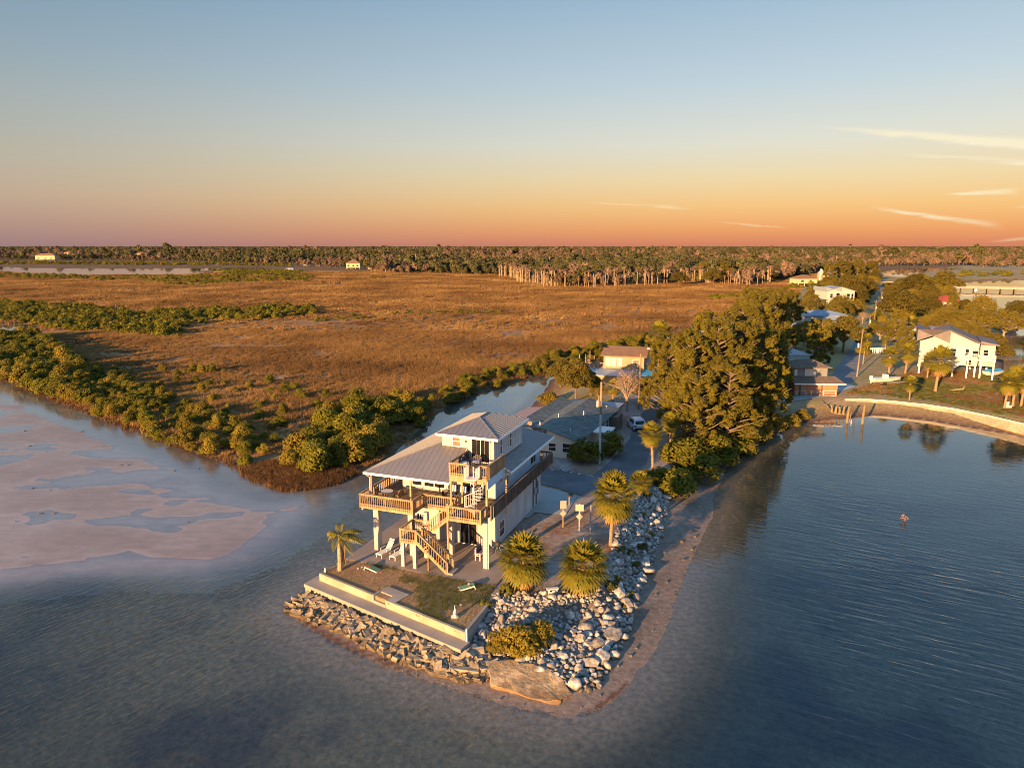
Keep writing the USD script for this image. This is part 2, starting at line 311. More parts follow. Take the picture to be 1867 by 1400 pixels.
leaf('mangrove_pale', (0.098, 0.089, 0.011), (0.229, 0.174, 0.018), (0.398, 0.256, 0.029))
leaf('pine_leaf', (0.059, 0.057, 0.006), (0.164, 0.136, 0.011), (0.313, 0.214, 0.015), tint=0.15)
leaf('oak_leaf', (0.054, 0.053, 0.007), (0.14, 0.11, 0.014), (0.255, 0.166, 0.022))
leaf('palm_leaf', (0.091, 0.102, 0.012), (0.205, 0.181, 0.022), (0.354, 0.246, 0.037), trans=0.25, rough=0.5)
leaf('dead_leaf', (0.22, 0.13, 0.05), (0.34, 0.20, 0.075), (0.44, 0.27, 0.10), trans=0.2)
leaf('weed_leaf', (0.066, 0.077, 0.016), (0.148, 0.147, 0.028), (0.31, 0.217, 0.034))
leaf('far_leaf', (0.052, 0.058, 0.023), (0.115, 0.106, 0.038), (0.199, 0.157, 0.059), tint=0.35)
leaf('far_brown', (0.144, 0.095, 0.066), (0.239, 0.158, 0.101), (0.363, 0.229, 0.138), tint=0.3)
leaf('marsh_blade', (0.188, 0.103, 0.037), (0.339, 0.195, 0.067), (0.49, 0.316, 0.114), trans=0.35, tint=0.15, ns=0.028, isl=0.30, nz=2.3, off=-0.82)
leaf('rust_blade', (0.060, 0.034, 0.017), (0.125, 0.068, 0.028), (0.20, 0.115, 0.045), trans=0.2)
leaf('pink_twig', (0.168, 0.091, 0.063), (0.252, 0.14, 0.091), (0.322, 0.189, 0.126), trans=0.1)

# ------------------------------------------------------------------ house frame (x along its front, y to the back)
HB = math.radians(20.6)
HX, HY = np.array([math.cos(HB), -math.sin(HB)]), np.array([math.sin(HB), math.cos(HB)])
HO = at(887, 1037, 1.6)[:2]
def hw(a, b): return HO + a * HX + b * HY

# ------------------------------------------------------------------ where water and land are
flat_shore = [(0, 688), (60, 714), (150, 748), (250, 788), (340, 818), (430, 852), (455, 872), (520, 893), (600, 884), (650, 862), (700, 842)]
creek_far = [(745, 800), (785, 765), (812, 742), (850, 722), (920, 703), (1000, 682), (1060, 663), (1110, 648), (1180, 632), (1260, 606), (1320, 588)]
creek_near = [(1326, 594), (1262, 614), (1182, 644), (1112, 661), (1060, 680), (1006, 692), (986, 722), (962, 750), (942, 795)]
west = [hw(-12.9, 24), hw(-12.5, 9), hw(-12.35, -1.7)]
front = [(612, 1030), (556, 1075), (520, 1108), (540, 1130), (600, 1168), (700, 1212), (800, 1245), (850, 1262), (930, 1290), (1035, 1310), (1100, 1290), (1150, 1245), (1190, 1195), (1220, 1130), (1240, 1060), (1272, 995), (1298, 945), (1304, 900), (1328, 850), (1360, 822), (1400, 797), (1440, 776), (1500, 767), (1545, 763), (1600, 757), (1680, 765), (1760, 778), (1867, 796), (2100, 850)]
west_far = [(-1500, 560), (-700, 575), (-300, 585), (-40, 590), (60, 591), (78, 596), (55, 604), (0, 618), (-60, 640), (-40, 672)]
sea = Polygon(np.vstack([[(-6000, -400)], ats(west_far), ats(flat_shore), ats(creek_far), ats(creek_near), np.array(west), ats(front), [(900, 90), (900, -400)]])).buffer(0)
lagoons = [Polygon(ats(p)).buffer(0) for p in (
    [(-900, 480), (-300, 484), (0, 486), (60, 489), (250, 490), (420, 488), (500, 488), (430, 492), (340, 495), (410, 498), (330, 502), (240, 503), (120, 503), (0, 497), (-300, 495), (-900, 490)],
    [(572, 516), (600, 515), (642, 519), (630, 523), (590, 520)],
    [(1606, 496), (1640, 490), (1740, 488), (1748, 493), (1690, 496), (1662, 503), (1640, 507), (1612, 503)],
    [(1738, 516), (1800, 511), (1867, 509), (2600, 506), (2600, 560), (1867, 566), (1800, 570), (1744, 566), (1736, 540)],
    [(1838, 694), (1870, 700), (2600, 800), (2600, 600), (1867, 588), (1842, 618), (1826, 652)])]
water_area = shapely.union_all([sea] + lagoons)
upland = Polygon(np.vstack([np.array(west)[::-1], ats(creek_near[::-1]), ats([(1330, 590), (1340, 575), (1440, 552), (1470, 520), (1600, 497), (1760, 486), (2800, 480)]), [(900, 90)], ats(front[::-1])])).buffer(0.01)
flat_area = Polygon(ats([(-900, 600), (-40, 672)] + flat_shore + [(668, 893), (610, 962), (500, 1035), (380, 1078), (200, 1076), (0, 1092), (-900, 1150)])).buffer(0)
spit_zone = Polygon(np.vstack([[hw(-12.4, -3), hw(-12.4, 40)], ats([(1190, 720), (1330, 850), (1272, 995), (1240, 1060), (1190, 1195), (1035, 1310), (850, 1262), (520, 1108)])])).buffer(0.5)
spit_core = Polygon(np.vstack([[hw(-12.2, 16), hw(-12.2, 2)], ats([(700, 1010), (850, 1062), (905, 1090), (1000, 1085), (1072, 1082), (1105, 1050), (1120, 985), (1140, 930), (1165, 890), (1205, 860), (1250, 800), (1300, 760)], 1.6), [(60, 150), (20, 170)]])).buffer(0)

def fb(x, y, s, seed=0, oct=4): return meshkit.fbm(np.stack([np.asarray(x) * s, np.asarray(y) * s, np.zeros_like(x) + 3.7], -1), oct, seed)
def sst(a, b, x): t = np.clip((x - a) / (b - a), 0, 1); return t * t * (3 - 2 * t)

def terrain(x, y):
    """height, and the albedo of the ground there"""
    P = shapely.points(x, y)
    wet = shapely.contains_xy(water_area, x, y)
    d = shapely.distance(P, water_area.boundary); sd = np.where(wet, -d, d)
    up = shapely.contains_xy(upland, x, y); fl = shapely.contains_xy(flat_area, x, y)
    dfl = shapely.distance(P, flat_area.boundary)
    n1, n2, n3 = fb(x, y, .05, 1), fb(x, y, .35, 2), fb(x, y, .012, 3)
    n4 = fb(x, y * 2.2, .11, 9)
    # land
    marsh = np.minimum(.09 * sd, .16) + .28 * sst(1, 6, sd) + .25 * (n1 - .5) * sst(1, 4, sd); marsh = np.where(sd > 1, np.maximum(marsh, .07), marsh)
    bank = np.minimum(.06 * sd, .1) + 1.38 * sst(0.6, 7.5, sd) + .10 * (n2 - .5)
    dc = np.where(shapely.contains_xy(spit_core, x, y), 0, shapely.distance(P, spit_core))
    t = sd / np.maximum(sd + dc, 1e-3)
    beach = np.minimum(.09 * sd, .45) * sst(0, .62, t) ** .3 + 1.06 * sst(.58, 1.0, t) + .07 * (n2 - .5) * sst(0, 1, dc)
    sp = shapely.contains_xy(spit_zone, x, y)
    z = np.where(up, np.where(sp, beach, bank), marsh)
    # under water
    deep = -.10 - .45 * sst(0, 26, -sd) - .35 * sst(20, 80, -sd) + .10 * (n1 - .5)
    shoal = .004 + .065 * (n4 - .5) + .04 * (n1 - .5) + .045 * (fb(x, y * 2.0, .22, 33, 5) - .5)
    k = sst(0, 7, dfl) * fl
    bed = deep * (1 - k) + shoal * k
    bed = np.maximum(bed, .032 * sd)
    z = np.where(wet, bed, z)
    # colours
    C = np.zeros(x.shape + (3,))
    def mix(c, m): C[:] = C * (1 - m[..., None]) + np.array(c) * m[..., None]
    one = np.ones_like(x)
    mix((.34, .185, .080), one); mix((.23, .125, .060), sst(.52, .66, n1)); mix((.42, .245, .105), sst(.55, .75, n3))
    mix((.10, .078, .040), sst(7, 1, sd) * ~wet * .8)
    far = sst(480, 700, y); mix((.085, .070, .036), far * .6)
    u = up & ~wet
    mix((.32, .25, .11), u * one); mix((.40, .29, .17), u * sst(.5, .62, n2)); mix((.21, .21, .07), u * sst(.56, .68, n1) * .8)
    s = sp & ~wet
    mix((.30, .235, .19), s * one); mix((.27, .150, .085), s * sst(.50, .60, fb(x, y, .45, 5)) * .8); mix((.34, .31, .28), s * sst(.55, .65, fb(x, y, .3, 6)) * .7)
    beachm = s * sst(0, .8, dc); mix((.235, .185, .145), beachm); mix((.17, .13, .10), beachm * sst(.50, .64, n2) * .8)
    mix((.25, .185, .145), s * sst(2.2, .6, sd) * .7)
    bankm = u * ~sp * sst(6.5, 2.5, sd); mix((.235, .160, .085), bankm); mix((.13, .06, .045), u * ~sp * sst(2.2, .4, sd) * .8)
    w = wet
    g1, g2 = fb(x, y, .16, 12, 5), fb(x, y, .42, 14, 4)
    mix((.150, .132, .082), w * one); mix((.098, .088, .058), w * sst(.44, .60, g1) * sst(1, 6, -sd) * .9); mix((.065, .06, .055), w * sst(.53, .62, .6 * g1 + .4 * g2) * sst(4, 10, -sd) * .85)
    mix((.20, .185, .10), w * sst(.58, .7, fb(x, y, .06, 17)) * .4)
    mix((.30, .225, .16), w * sst(4.5, .3, -sd) * .7)
    mix((.34, .255, .215), k * one * .95); mix((.29, .205, .165), k * sst(.48, .6, n4) * .8); mix((.39, .31, .27), k * sst(.55, .68, n1) * .6)
    C *= (1 + .45 * fl * k * sst(.006, -.012, z))[..., None]  # submerged sand lightened in colour to offset light lost through the water
    rim = fl * sst(5.0, .5, -sd) * wet; mix((.20, .115, .085), rim * sst(.42, .6, fb(x, y, .3, 21)))
    crk = wet & ~fl & up_creek(x, y); mix((.36, .33, .29), crk * one); mix((.10, .075, .06), crk * sst(3.4, 1.2, -sd))
    return z, C, wet, up, fl
creek_zone = Polygon(np.vstack([ats([(700, 842)] + creek_far + creek_near)])).buffer(1.0)
def up_creek(x, y): return shapely.contains_xy(creek_zone, x, y)

# one sheet, fine near the house and coarse towards the horizon
NU, NV = 500, 560
gu = np.linspace(-1.25, 1.25, NU); gy = np.exp(np.linspace(math.log(17.0), math.log(9000.0), NV))
U, Y = np.meshgrid(gu, gy); X = U * (Y + 12.0)
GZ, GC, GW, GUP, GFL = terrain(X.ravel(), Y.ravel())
GZ = GZ.reshape(X.shape)
from scipy.interpolate import RegularGridInterpolator
_gi = RegularGridInterpolator((np.log(gy), gu), GZ, bounds_error=False, fill_value=0.0)
def gz(x, y):
    x, y = np.asarray(x, float), np.asarray(y, float); return _gi(np.stack([np.log(np.maximum(y, 17.1)), x / (y + 12.0)], -1))
def g3(px, py, z=0.0):
    """point on the ground seen at this place of the photograph (two steps are enough on such flat land)"""
    for _ in range(4): p = at(px, py, z); z = float(gz(p[0], p[1]))
    return np.array([p[0], p[1], z])

def ground_mat(name, bump, bscale, rough=0.95, spec=0.15, var=0.35, vscale=2.0, stretch=(1, 1, 1)):
    M[name] = usdkit.material(stage, f'/World/Looks/{name}', {
        'a': ('attribute', {'attribute': 'tone'}), 'g': ('geometry', {}), 'mp': ('mapping', {'mapping_type': 'point', 'scale': stretch}),
        'n': ('noise_texture', {'scale': vscale, 'detail': 6.0, 'roughness': 0.65}), 'r': ('map_range', {'from_min': .3, 'from_max': .7, 'to_min': 1 - var, 'to_max': 1 + var}),
        'm': ('vector_math', {'math_type': 'scale'}), 'bn': ('noise_texture', {'scale': bscale, 'detail': 6.0, 'roughness': 0.7}), 'b': ('bump', {'strength': 1.0, 'distance': bump}),
        'p': ('principled_bsdf', {'roughness': rough, 'specular_ior_level': spec})},
        [('g.position', 'mp.vector'), ('mp.vector', 'n.vector'), ('n.fac', 'r.value'), ('a.color', 'm.vector1'), ('r.result', 'm.scale'), ('m.vector', 'p.base_color'),
         ('mp.vector', 'bn.vector'), ('bn.fac', 'b.height'), ('b.normal', 'p.normal')], surface='p.BSDF')
ground_mat('ground_soil', .05, 3.0)
ground_mat('marsh_soil', .5, .9, var=.45, vscale=.35, stretch=(1, .8, 1))
ground_mat('bed_soil', .05, 2.2, var=.38, vscale=2.2)
ground_mat('flat_soil', .010, 1.5, rough=.33, spec=.6, var=.16, vscale=.5, stretch=(1, 2.2, 1))

V = np.c_[X.ravel(), Y.ravel(), GZ.ravel()]
i = (np.arange(NV - 1)[:, None] * NU + np.arange(NU - 1)).ravel()
Q = np.c_[i, i + 1, i + NU + 1, i + NU]
qz = np.stack([GW, GUP, GFL], 1)[Q].mean(1)
kind = np.where(qz[:, 0] > .5, np.where(qz[:, 2] > .5, 3, 2), np.where(qz[:, 1] > .5, 0, 1))
for k, (nm, m) in enumerate((('ground', 'ground_soil'), ('marsh', 'marsh_soil'), ('sea_bed', 'bed_soil'), ('tidal_flat', 'flat_soil'))):
    q = Q[kind == k]; ix, inv = np.unique(q, return_inverse=True); q = inv.reshape(-1, 4)
    nv = V[ix]
    o = usdkit.mesh(stage, f'/World/{nm}', (nv, q), M[m], smooth=True)
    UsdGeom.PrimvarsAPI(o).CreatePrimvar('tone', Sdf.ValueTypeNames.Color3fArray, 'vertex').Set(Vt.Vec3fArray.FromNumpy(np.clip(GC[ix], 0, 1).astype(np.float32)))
    tag(o, kind='structure')

# ------------------------------------------------------------------ water
wu = np.linspace(-2.2, 2.2, 220); wy = np.r_[-300, -60, 0, np.exp(np.linspace(math.log(8.0), math.log(14000.0), 260))]
WU, WY = np.meshgrid(wu, wy); WX = WU * (np.maximum(WY, 0) + 150.0)
wp = np.c_[WX.ravel(), WY.ravel(), np.zeros(WX.size)]
inn = np.array(shapely.contains_xy(flat_area.buffer(-3), wp[:, 0], wp[:, 1])) * .75 + np.array(up_creek(wp[:, 0], wp[:, 1])) * .95
dsh = shapely.distance(shapely.points(wp[:, 0], wp[:, 1]), Polygon(ats(front[12:] + [(1100, 800)])).boundary)
wsd = np.where(shapely.contains_xy(water_area, wp[:, 0], wp[:, 1]), shapely.distance(shapely.points(wp[:, 0], wp[:, 1]), water_area.boundary), 0)
kx = sst(-6, 9, wp[:, 0] - .08 * np.maximum(50 - wp[:, 1], 0)); dep = (kx * sst(.5, 9, wsd) + (1 - kx) * sst(3, 20, wsd)) * (1 - np.clip(inn * 1.34, 0, 1) * (inn < .8)); dep = np.where(up_creek(wp[:, 0], wp[:, 1]) & (inn > .8), .8 * sst(1, 4, wsd), dep); dep = dep * np.where(inn > .8, .9, .42 + .58 * kx)
rip = np.clip(1 - inn, 0, 1) * (.30 + .70 * sst(2, 18, dsh)) * (.25 + .75 * sst(110, 45, wp[:, 1])) * sst(230, 120, wp[:, 1])
i = (np.arange(len(wy) - 1)[:, None] * 220 + np.arange(219)).ravel()
w = usdkit.mesh(stage, '/World/water', (wp, np.c_[i, i + 1, i + 221, i + 220]), None, smooth=True)
UsdGeom.PrimvarsAPI(w).CreatePrimvar('ripple', Sdf.ValueTypeNames.Color3fArray, 'vertex').Set(Vt.Vec3fArray.FromNumpy(np.c_[rip, dep, rip].astype(np.float32)))
M['water'] = usdkit.material(stage, '/World/Looks/water', {
    'g': ('geometry', {}), 'a': ('attribute', {'attribute': 'ripple'}), 'sc': ('separate_color', {'color_type': 'rgb'}), 'tint': ('rgb_ramp', {'ramp': [(0, (.93, .94, .93)), (.42, (.70, .72, .70)), (1, (.44, .63, .80))]}),
    'q1': ('mapping', {'mapping_type': 'point', 'rotation': (0, 0, -.98)}), 'm1': ('mapping', {'mapping_type': 'point', 'scale': (.75, 2.9, 1)}), 'n1': ('noise_texture', {'scale': 1.0, 'detail': 2.0, 'roughness': .45, 'distortion': .6}),
    'q2': ('mapping', {'mapping_type': 'point', 'rotation': (0, 0, .50)}), 'm2': ('mapping', {'mapping_type': 'point', 'scale': (.36, 1.7, 1)}), 'n2': ('noise_texture', {'scale': 1.0, 'detail': 2.0, 'roughness': .45, 'distortion': .6}),
    'n3': ('noise_texture', {'scale': .05, 'detail': 3.0}), 'r3': ('map_range', {'from_min': .35, 'from_max': .65, 'to_min': .35, 'to_max': 1.0, 'clamp': True}),
    'px': ('separate_xyz', {}), 'lr': ('map_range', {'range_type': 'smoothstep', 'from_min': -4.0, 'from_max': 14.0, 'to_min': 0.0, 'to_max': 1.0, 'clamp': True}),
    'e1': ('math', {'math_type': 'multiply', 'value2': 1.15}), 'e2': ('math', {'math_type': 'multiply', 'value2': 1.0}), 'mul': ('mix_float', {}), 'amp': ('math', {'math_type': 'multiply'}), 'h': ('math', {'math_type': 'multiply'}),
    'b': ('bump', {'strength': 1.0, 'distance': .105}),
    'dn': ('vector_math', {'math_type': 'dot_product'}), 'ab': ('math', {'math_type': 'absolute'}), 'om': ('math', {'math_type': 'subtract', 'value1': 1.0, 'use_clamp': True}), 'pw': ('math', {'math_type': 'power', 'value2': 4.6}), 'fr': ('math', {'math_type': 'multiply_add', 'value2': .96, 'value3': .035, 'use_clamp': True}),
    't': ('transparent_bsdf', {'color': (.88, .92, .92)}), 'gl': ('glossy_bsdf', {'roughness': .035, 'color': (.95, .97, 1.0)}), 'x': ('mix_closure', {})},
    [('g.position', 'q1.vector'), ('q1.vector', 'm1.vector'), ('m1.vector', 'n1.vector'), ('g.position', 'q2.vector'), ('q2.vector', 'm2.vector'), ('m2.vector', 'n2.vector'), ('g.position', 'n3.vector'), ('n3.fac', 'r3.value'),
     ('g.position', 'px.vector'), ('px.x', 'lr.value'), ('lr.result', 'mul.fac'), ('n1.fac', 'e1.value1'), ('n2.fac', 'e2.value1'), ('e1.value', 'mul.a'), ('e2.value', 'mul.b'), ('a.color', 'sc.color'), ('sc.r', 'amp.value1'), ('sc.g', 'tint.fac'), ('tint.color', 't.color'), ('r3.result', 'amp.value2'), ('mul.result', 'h.value1'), ('amp.value', 'h.value2'),
     ('h.value', 'b.height'), ('b.normal', 'gl.normal'), ('b.normal', 'dn.vector1'), ('g.incoming', 'dn.vector2'), ('dn.value', 'ab.value1'), ('ab.value', 'om.value2'), ('om.value', 'pw.value1'), ('pw.value', 'fr.value1'),
     ('fr.value', 'x.fac'), ('t.BSDF', 'x.closure1'), ('gl.BSDF', 'x.closure2')], surface='x.closure')
UsdShade.MaterialBindingAPI.Apply(w.GetPrim()).Bind(M['water']); tag(w, kind='structure')

# ------------------------------------------------------------------ roads and pads, laid as thin sheets on the ground
def sheet(name, poly, m, lift=.03, step=1.2, kind='structure'):
    pg = Polygon(poly).buffer(0)
    pg = pg.segmentize(step) if hasattr(pg, 'segmentize') else shapely.segmentize(pg, step)
    x0, y0, x1, y1 = pg.bounds
    gx, gyy = np.meshgrid(np.arange(x0, x1, step), np.arange(y0, y1, step)); inside = shapely.contains_xy(pg.buffer(-step * .5), gx, gyy)
    pts = np.vstack([np.array(pg.exterior.coords)[:-1], np.c_[gx[inside], gyy[inside]]])
    from scipy.spatial import Delaunay
    t = Delaunay(pts).simplices; c = pts[t].mean(1); t = t[shapely.contains_xy(pg, c[:, 0], c[:, 1])]
    cr = np.cross(pts[t[:, 1]] - pts[t[:, 0]], pts[t[:, 2]] - pts[t[:, 0]]); t[cr < 0] = t[cr < 0][:, ::-1]
    z = np.maximum(gz(pts[:, 0], pts[:, 1]), .15) + lift
    o = usdkit.mesh(stage, fresh('/World', name), (np.c_[pts, z], t), M[m], smooth=True); tag(o, kind=kind); return o
sheet('road', ats([(978, 851), (1030, 857), (1082, 866), (1105, 848), (1130, 826), (1148, 800), (1155, 775), (1172, 752), (1200, 730), (1270, 700), (1290, 706), (1215, 742), (1200, 765), (1192, 800), (1178, 845), (1160, 862), (1128, 885), (1070, 908), (1010, 888), (980, 882)], 1.5), 'asphalt', .05)
sheet('driveway', ats([(981, 886), (1010, 892), (1052, 905), (1040, 925), (1030, 940), (975, 935), (962, 945), (955, 944)], 1.5), 'pale_pad', .055)
sheet('road', ats([(1508, 700), (1532, 662), (1560, 622), (1584, 580), (1596, 552), (1603, 525), (1606, 512), (1613, 512), (1612, 540), (1605, 570), (1592, 605), (1578, 640), (1562, 690), (1548, 700)], 1.45), 'gravel_road', .06, 2.5)
sheet('gravel_drive', ats([(1415, 735), (1450, 724), (1510, 702), (1552, 700), (1560, 706), (1530, 716), (1512, 724), (1470, 729), (1440, 734), (1420, 742)], 1.45), 'pale_pad', .09)

# ------------------------------------------------------------------ the stilt house
HZ = 1.6
D, E, U, T = 4.5, 7.12, 7.95, 10.35          # deck floor, main eave, upper deck floor, tower eave, above the patio
house = thing('stilt_house', 'tall white stilt house with metal hip roofs, wooden decks and a lookout room', 'house', (*HO, HZ), -HB)

def railing(parent, name, p, q, z, z2=None, gap=.19, wide=.055, h=1.0, lum='lumber', end=(True, True), low=-.16, each=True, label=None, mids=True):
    """top rail, sub rail and posts in one part, every baluster a sub-part; z, z2 the floor under either end"""
    z2 = z if z2 is None else z2
    p, q = np.array([*p, z], float), np.array([*q, z2], float); L = np.linalg.norm((q - p)[:2]); d = (q - p) / L
    mb = MB(); up = np.array([0, 0, 1.0])
    mb.bar(p + up * h, q + up * h, .15, .045); mb.bar(p + up * (h - .10), q + up * (h - .10), .05, .09); mb.bar(p + up * .08, q + up * .08, .05, .09)
    n = max(1, int(round(L / 2.4))) if mids else 1
    for k in range(n + 1):
        if (k == 0 and not end[0]) or (k == n and not end[1]): continue
        c = p + d * L * k / n; mb.box(c[0] - .055, c[1] - .055, c[2] - .3, c[0] + .055, c[1] + .055, c[2] + h + .02)
    r = obj(name, mb, lum, parent)
    if label: tag(r, label)
    nb = max(2, int(L / gap)); nrm = np.cross(d, up); nrm /= np.linalg.norm(nrm)
    pack = MB()
    for k in range(nb):
        c = p + d * L * (k + .5) / nb + nrm * .05
        b = (MB() if each else pack).bar(c + up * low, c + up * (h - .05), wide, .035, up=d * [1, 1, 0])
        if each: obj('baluster', b, lum, r)
    if not each: obj('baluster_row', pack, lum, r)
    return r

def window(parent, wall, u, z, w, h, name='window', bars=(1, 0), m='window_dark', f='white_trim', t=.07, dep=.06):
    """wall: (point, direction along, outward normal) in plan; a frame proud of the wall with its pane set back"""
    (ox, oy), (dx, dy), (nx, ny) = wall
    def bx(mb, u0, u1, z0, z1, d0, d1):
        P = [(ox + dx * a + nx * b, oy + dy * a + ny * b) for a, b in ((u0, d0), (u1, d0), (u1, d1), (u0, d1))]
        s = (P[1][0] - P[0][0]) * (P[2][1] - P[0][1]) - (P[1][1] - P[0][1]) * (P[2][0] - P[0][0])
        if s < 0: P = [P[1], P[0], P[3], P[2]]
        mb.hexa([(*c, z0) for c in P] + [(*c, z1) for c in P])
    mb = MB(); bx(mb, u - t, u + w + t, z - t, z, .003, dep); bx(mb, u - t, u + w + t, z + h, z + h + t, .003, dep); bx(mb, u - t, u, z, z + h, .003, dep); bx(mb, u + w, u + w + t, z, z + h, .003, dep)
    for k in range(bars[0]): c = z + h * (k + 1) / (bars[0] + 1); bx(mb, u, u + w, c - .025, c + .025, .003, dep * .8)
    for k in range(bars[1]): c = u + w * (k + 1) / (bars[1] + 1); bx(mb, c - .03, c + .03, z, z + h, .003, dep * .8)
    o = obj(name, mb, f, parent); g = MB(); bx(g, u, u + w, z, z + h, .004, .02); obj('pane', g, m, o); return o

# columns
for a, b, w, z0 in ((-10.68, .3, .52, 0), (-7.16, .3, .40, 0), (-5.77, .3, .36, 0), (-4.13, 1.75, .50, 0), (-.12, .2, .40, 0), (-10.68, 6.5, .52, 0), (-10.68, 12.5, .52, 0)):
    obj('column', MB().box(a - w / 2, b - w / 2, 0, a + w / 2, b + w / 2, D - .3), 'white_stucco', house)
# walls
G0 = MB().box(-9.0, 4.2, 0, -.9, 17.2, D - .32)
gw = obj('ground_floor_wall', G0, 'white_stucco', house)
mwall = obj('main_floor_wall', MB().box(-10.3, 4.36, D + .03, -1.02, 17.1, E - .22), 'white_siding', house)
obj('side_wall', MB().box(-1.02, 4.36, D + .03, -.92, 17.1, E - .05), 'blue_siding', house)  # shade under the eave is partly put into this blue
tw = obj('tower_wall', MB().box(-5.97, 4.1, U + .02, -.92, 11.4, T - .06), 'white_siding', house)
bt = MB()
for x in np.arange(-5.9, -.95, .41): bt.box(x - .02, 4.08, U + .02, x + .02, 4.105, T - .2)
for y in np.arange(4.3, 11.3, .41): bt.box(-.925, y - .02, U + .02, -.90, y + .02, T - .2)
tag(obj('siding_batten', bt, 'white_siding', house), kind='stuff')
FRONT, RIGHT = lambda y: ((0, y), (1, 0), (0, -1)), lambda x: ((x, 0), (0, 1), (1, 0))
def slider(parent, y, a, z, w, h):
    o = window(parent, FRONT(y), a, z, w, h, 'sliding_door', (0, 1), t=.06, dep=.07); tag(o); return o
slider(house, 4.2, -4.27, .05, 1.6, 2.0); slider(house, 4.1, -3.05, U + .06, 1.7, 2.05)
window(house, FRONT(4.1), -4.86, 9.25, .68, .85, m='blind')
for a in (-9.25, -8.0, -6.9): window(house, FRONT(4.36), a, D + .5, .98, 1.35, bars=(0, 0), t=.10)
window(house, FRONT(4.36), -5.6, D + .5, 1.0, 1.35, bars=(0, 0), m='screen')
window(house, FRONT(4.36), -4.2, D + .1, 2.6, 2.0, 'sliding_door', (0, 2))
window(house, FRONT(4.2), -8.75, 1.75, 1.0, .5, bars=(0, 3)); 
window(house, RIGHT(-.9), 5.2, .6, 1.15, 1.4)
window(house, RIGHT(-.92), 5.45, 8.45, .5, 1.5); window(house, RIGHT(-.92), 7.85, 8.5, .5, 1.5)
window(house, RIGHT(-.92), 5.4, D + 1.3, .6, .65, bars=(0, 0)); window(house, RIGHT(-.92), 6.75, D + .55, .8, 1.4, bars=(0, 1)); window(house, RIGHT(-.92), 13.9, D + .5, 1.5, 1.4, bars=(0, 1))
# decks: each floor is laid of boards
def floor(name, rects, z, along='x', bw=.145):
    mb = MB()
    for x0, y0, x1, y1 in rects:
        n = int(round((y1 - y0) / bw)) if along == 'x' else int(round((x1 - x0) / bw))
        for k in range(n):
            j = .004 * ((k * 7) % 3)
            if along == 'x': mb.box(x0, y0 + (y1 - y0) * k / n + .006, z - .04, x1, y0 + (y1 - y0) * (k + 1) / n - .006, z - j)
            else: mb.box(x0 + (x1 - x0) * k / n + .006, y0, z - .04, x0 + (x1 - x0) * (k + 1) / n - .006, y1, z - j)
    return obj(name, mb, 'deck_board', house)
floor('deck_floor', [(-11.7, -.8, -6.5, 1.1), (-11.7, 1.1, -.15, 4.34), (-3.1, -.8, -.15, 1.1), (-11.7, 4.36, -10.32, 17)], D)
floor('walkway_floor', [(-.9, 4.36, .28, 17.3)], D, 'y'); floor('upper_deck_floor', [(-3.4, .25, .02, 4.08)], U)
jo = MB()
for x0, y0, x1, y1 in ((-11.7, -.82, -6.5, -.78), (-6.52, -.78, -6.48, 1.1), (-6.48, 1.06, -3.12, 1.1), (-3.12, -.82, -3.08, 1.06), (-3.08, -.82, -.13, -.78), (-.17, -.78, -.13, 4.2), (-11.72, -.78, -11.68, 17), (.26, .4, .30, 17.3), (-.9, 17.3, .26, 17.34)): jo.box(x0, y0, D - .30, x1, y1, D - .045)
for y in np.arange(-.4, 4.2, .6):
    for x0, x1 in ((-11.6, -6.6), (-3.0, -.2)):
        if y > 1.2: x0, x1 = -11.6, -.2
        jo.box(x0, y - .02, D - .28, x1, y + .02, D - .05)
obj('rim_joist', jo, 'lumber', house)
obj('upper_rim', MB().box(-3.42, .22, U - .62, .02, .28, U - .045).box(-3.46, .28, U - .62, -3.40, 4.08, U - .045), 'lumber', house)
obj('upper_side_panel', MB().box(.02, .24, U - 1.0, .07, 4.1, U - .045), 'blue_siding', house)  # right face of the rim beam, its shade painted in as blue
obj('upper_soffit', MB().box(-3.38, .3, U - .4, 0.0, 4.06, U - .30), 'lumber', house)
# deck railings
railing(house, 'deck_railing', (-11.7, -.8), (-6.5, -.8), D); railing(house, 'deck_railing', (-11.7, 17), (-11.7, -.8), D, gap=.32, wide=.075)
railing(house, 'deck_railing', (-6.5, -.8), (-6.5, 1.1), D, end=(False, True)); railing(house, 'deck_railing', (-6.5, 1.1), (-3.1, 1.1), D, end=(False, True))
railing(house, 'deck_railing', (-3.1, -.8), (-.15, -.8), D); railing(house, 'deck_railing', (-.15, -.8), (-.15, .3), D, end=(False, True))
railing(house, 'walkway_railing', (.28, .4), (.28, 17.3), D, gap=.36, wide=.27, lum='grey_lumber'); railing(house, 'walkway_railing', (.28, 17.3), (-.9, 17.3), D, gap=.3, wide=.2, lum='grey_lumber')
railing(house, 'upper_railing', (-3.4, .25), (-1.62, .25), U); railing(house, 'upper_railing', (-.62, .25), (.02, .25), U)
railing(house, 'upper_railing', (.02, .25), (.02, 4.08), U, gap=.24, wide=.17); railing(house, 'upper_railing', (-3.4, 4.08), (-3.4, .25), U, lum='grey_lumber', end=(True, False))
# posts
for a, b, z0, z1 in ((-11.3, .55, D, E - .1), (-7.35, .55, D, E - .1), (-3.35, .35, D, U - .3), (-3.2, -.72, 0, D + 1.15), (-3.35, 2.6, D, U - .3), (-.06, .32, 0.0, U - .3), (.30, 3.9, D - .9, U - .3)):
    obj('post', MB().box(a - .07, b - .07, z0, a + .07, b + .07, z1), 'lumber', house)
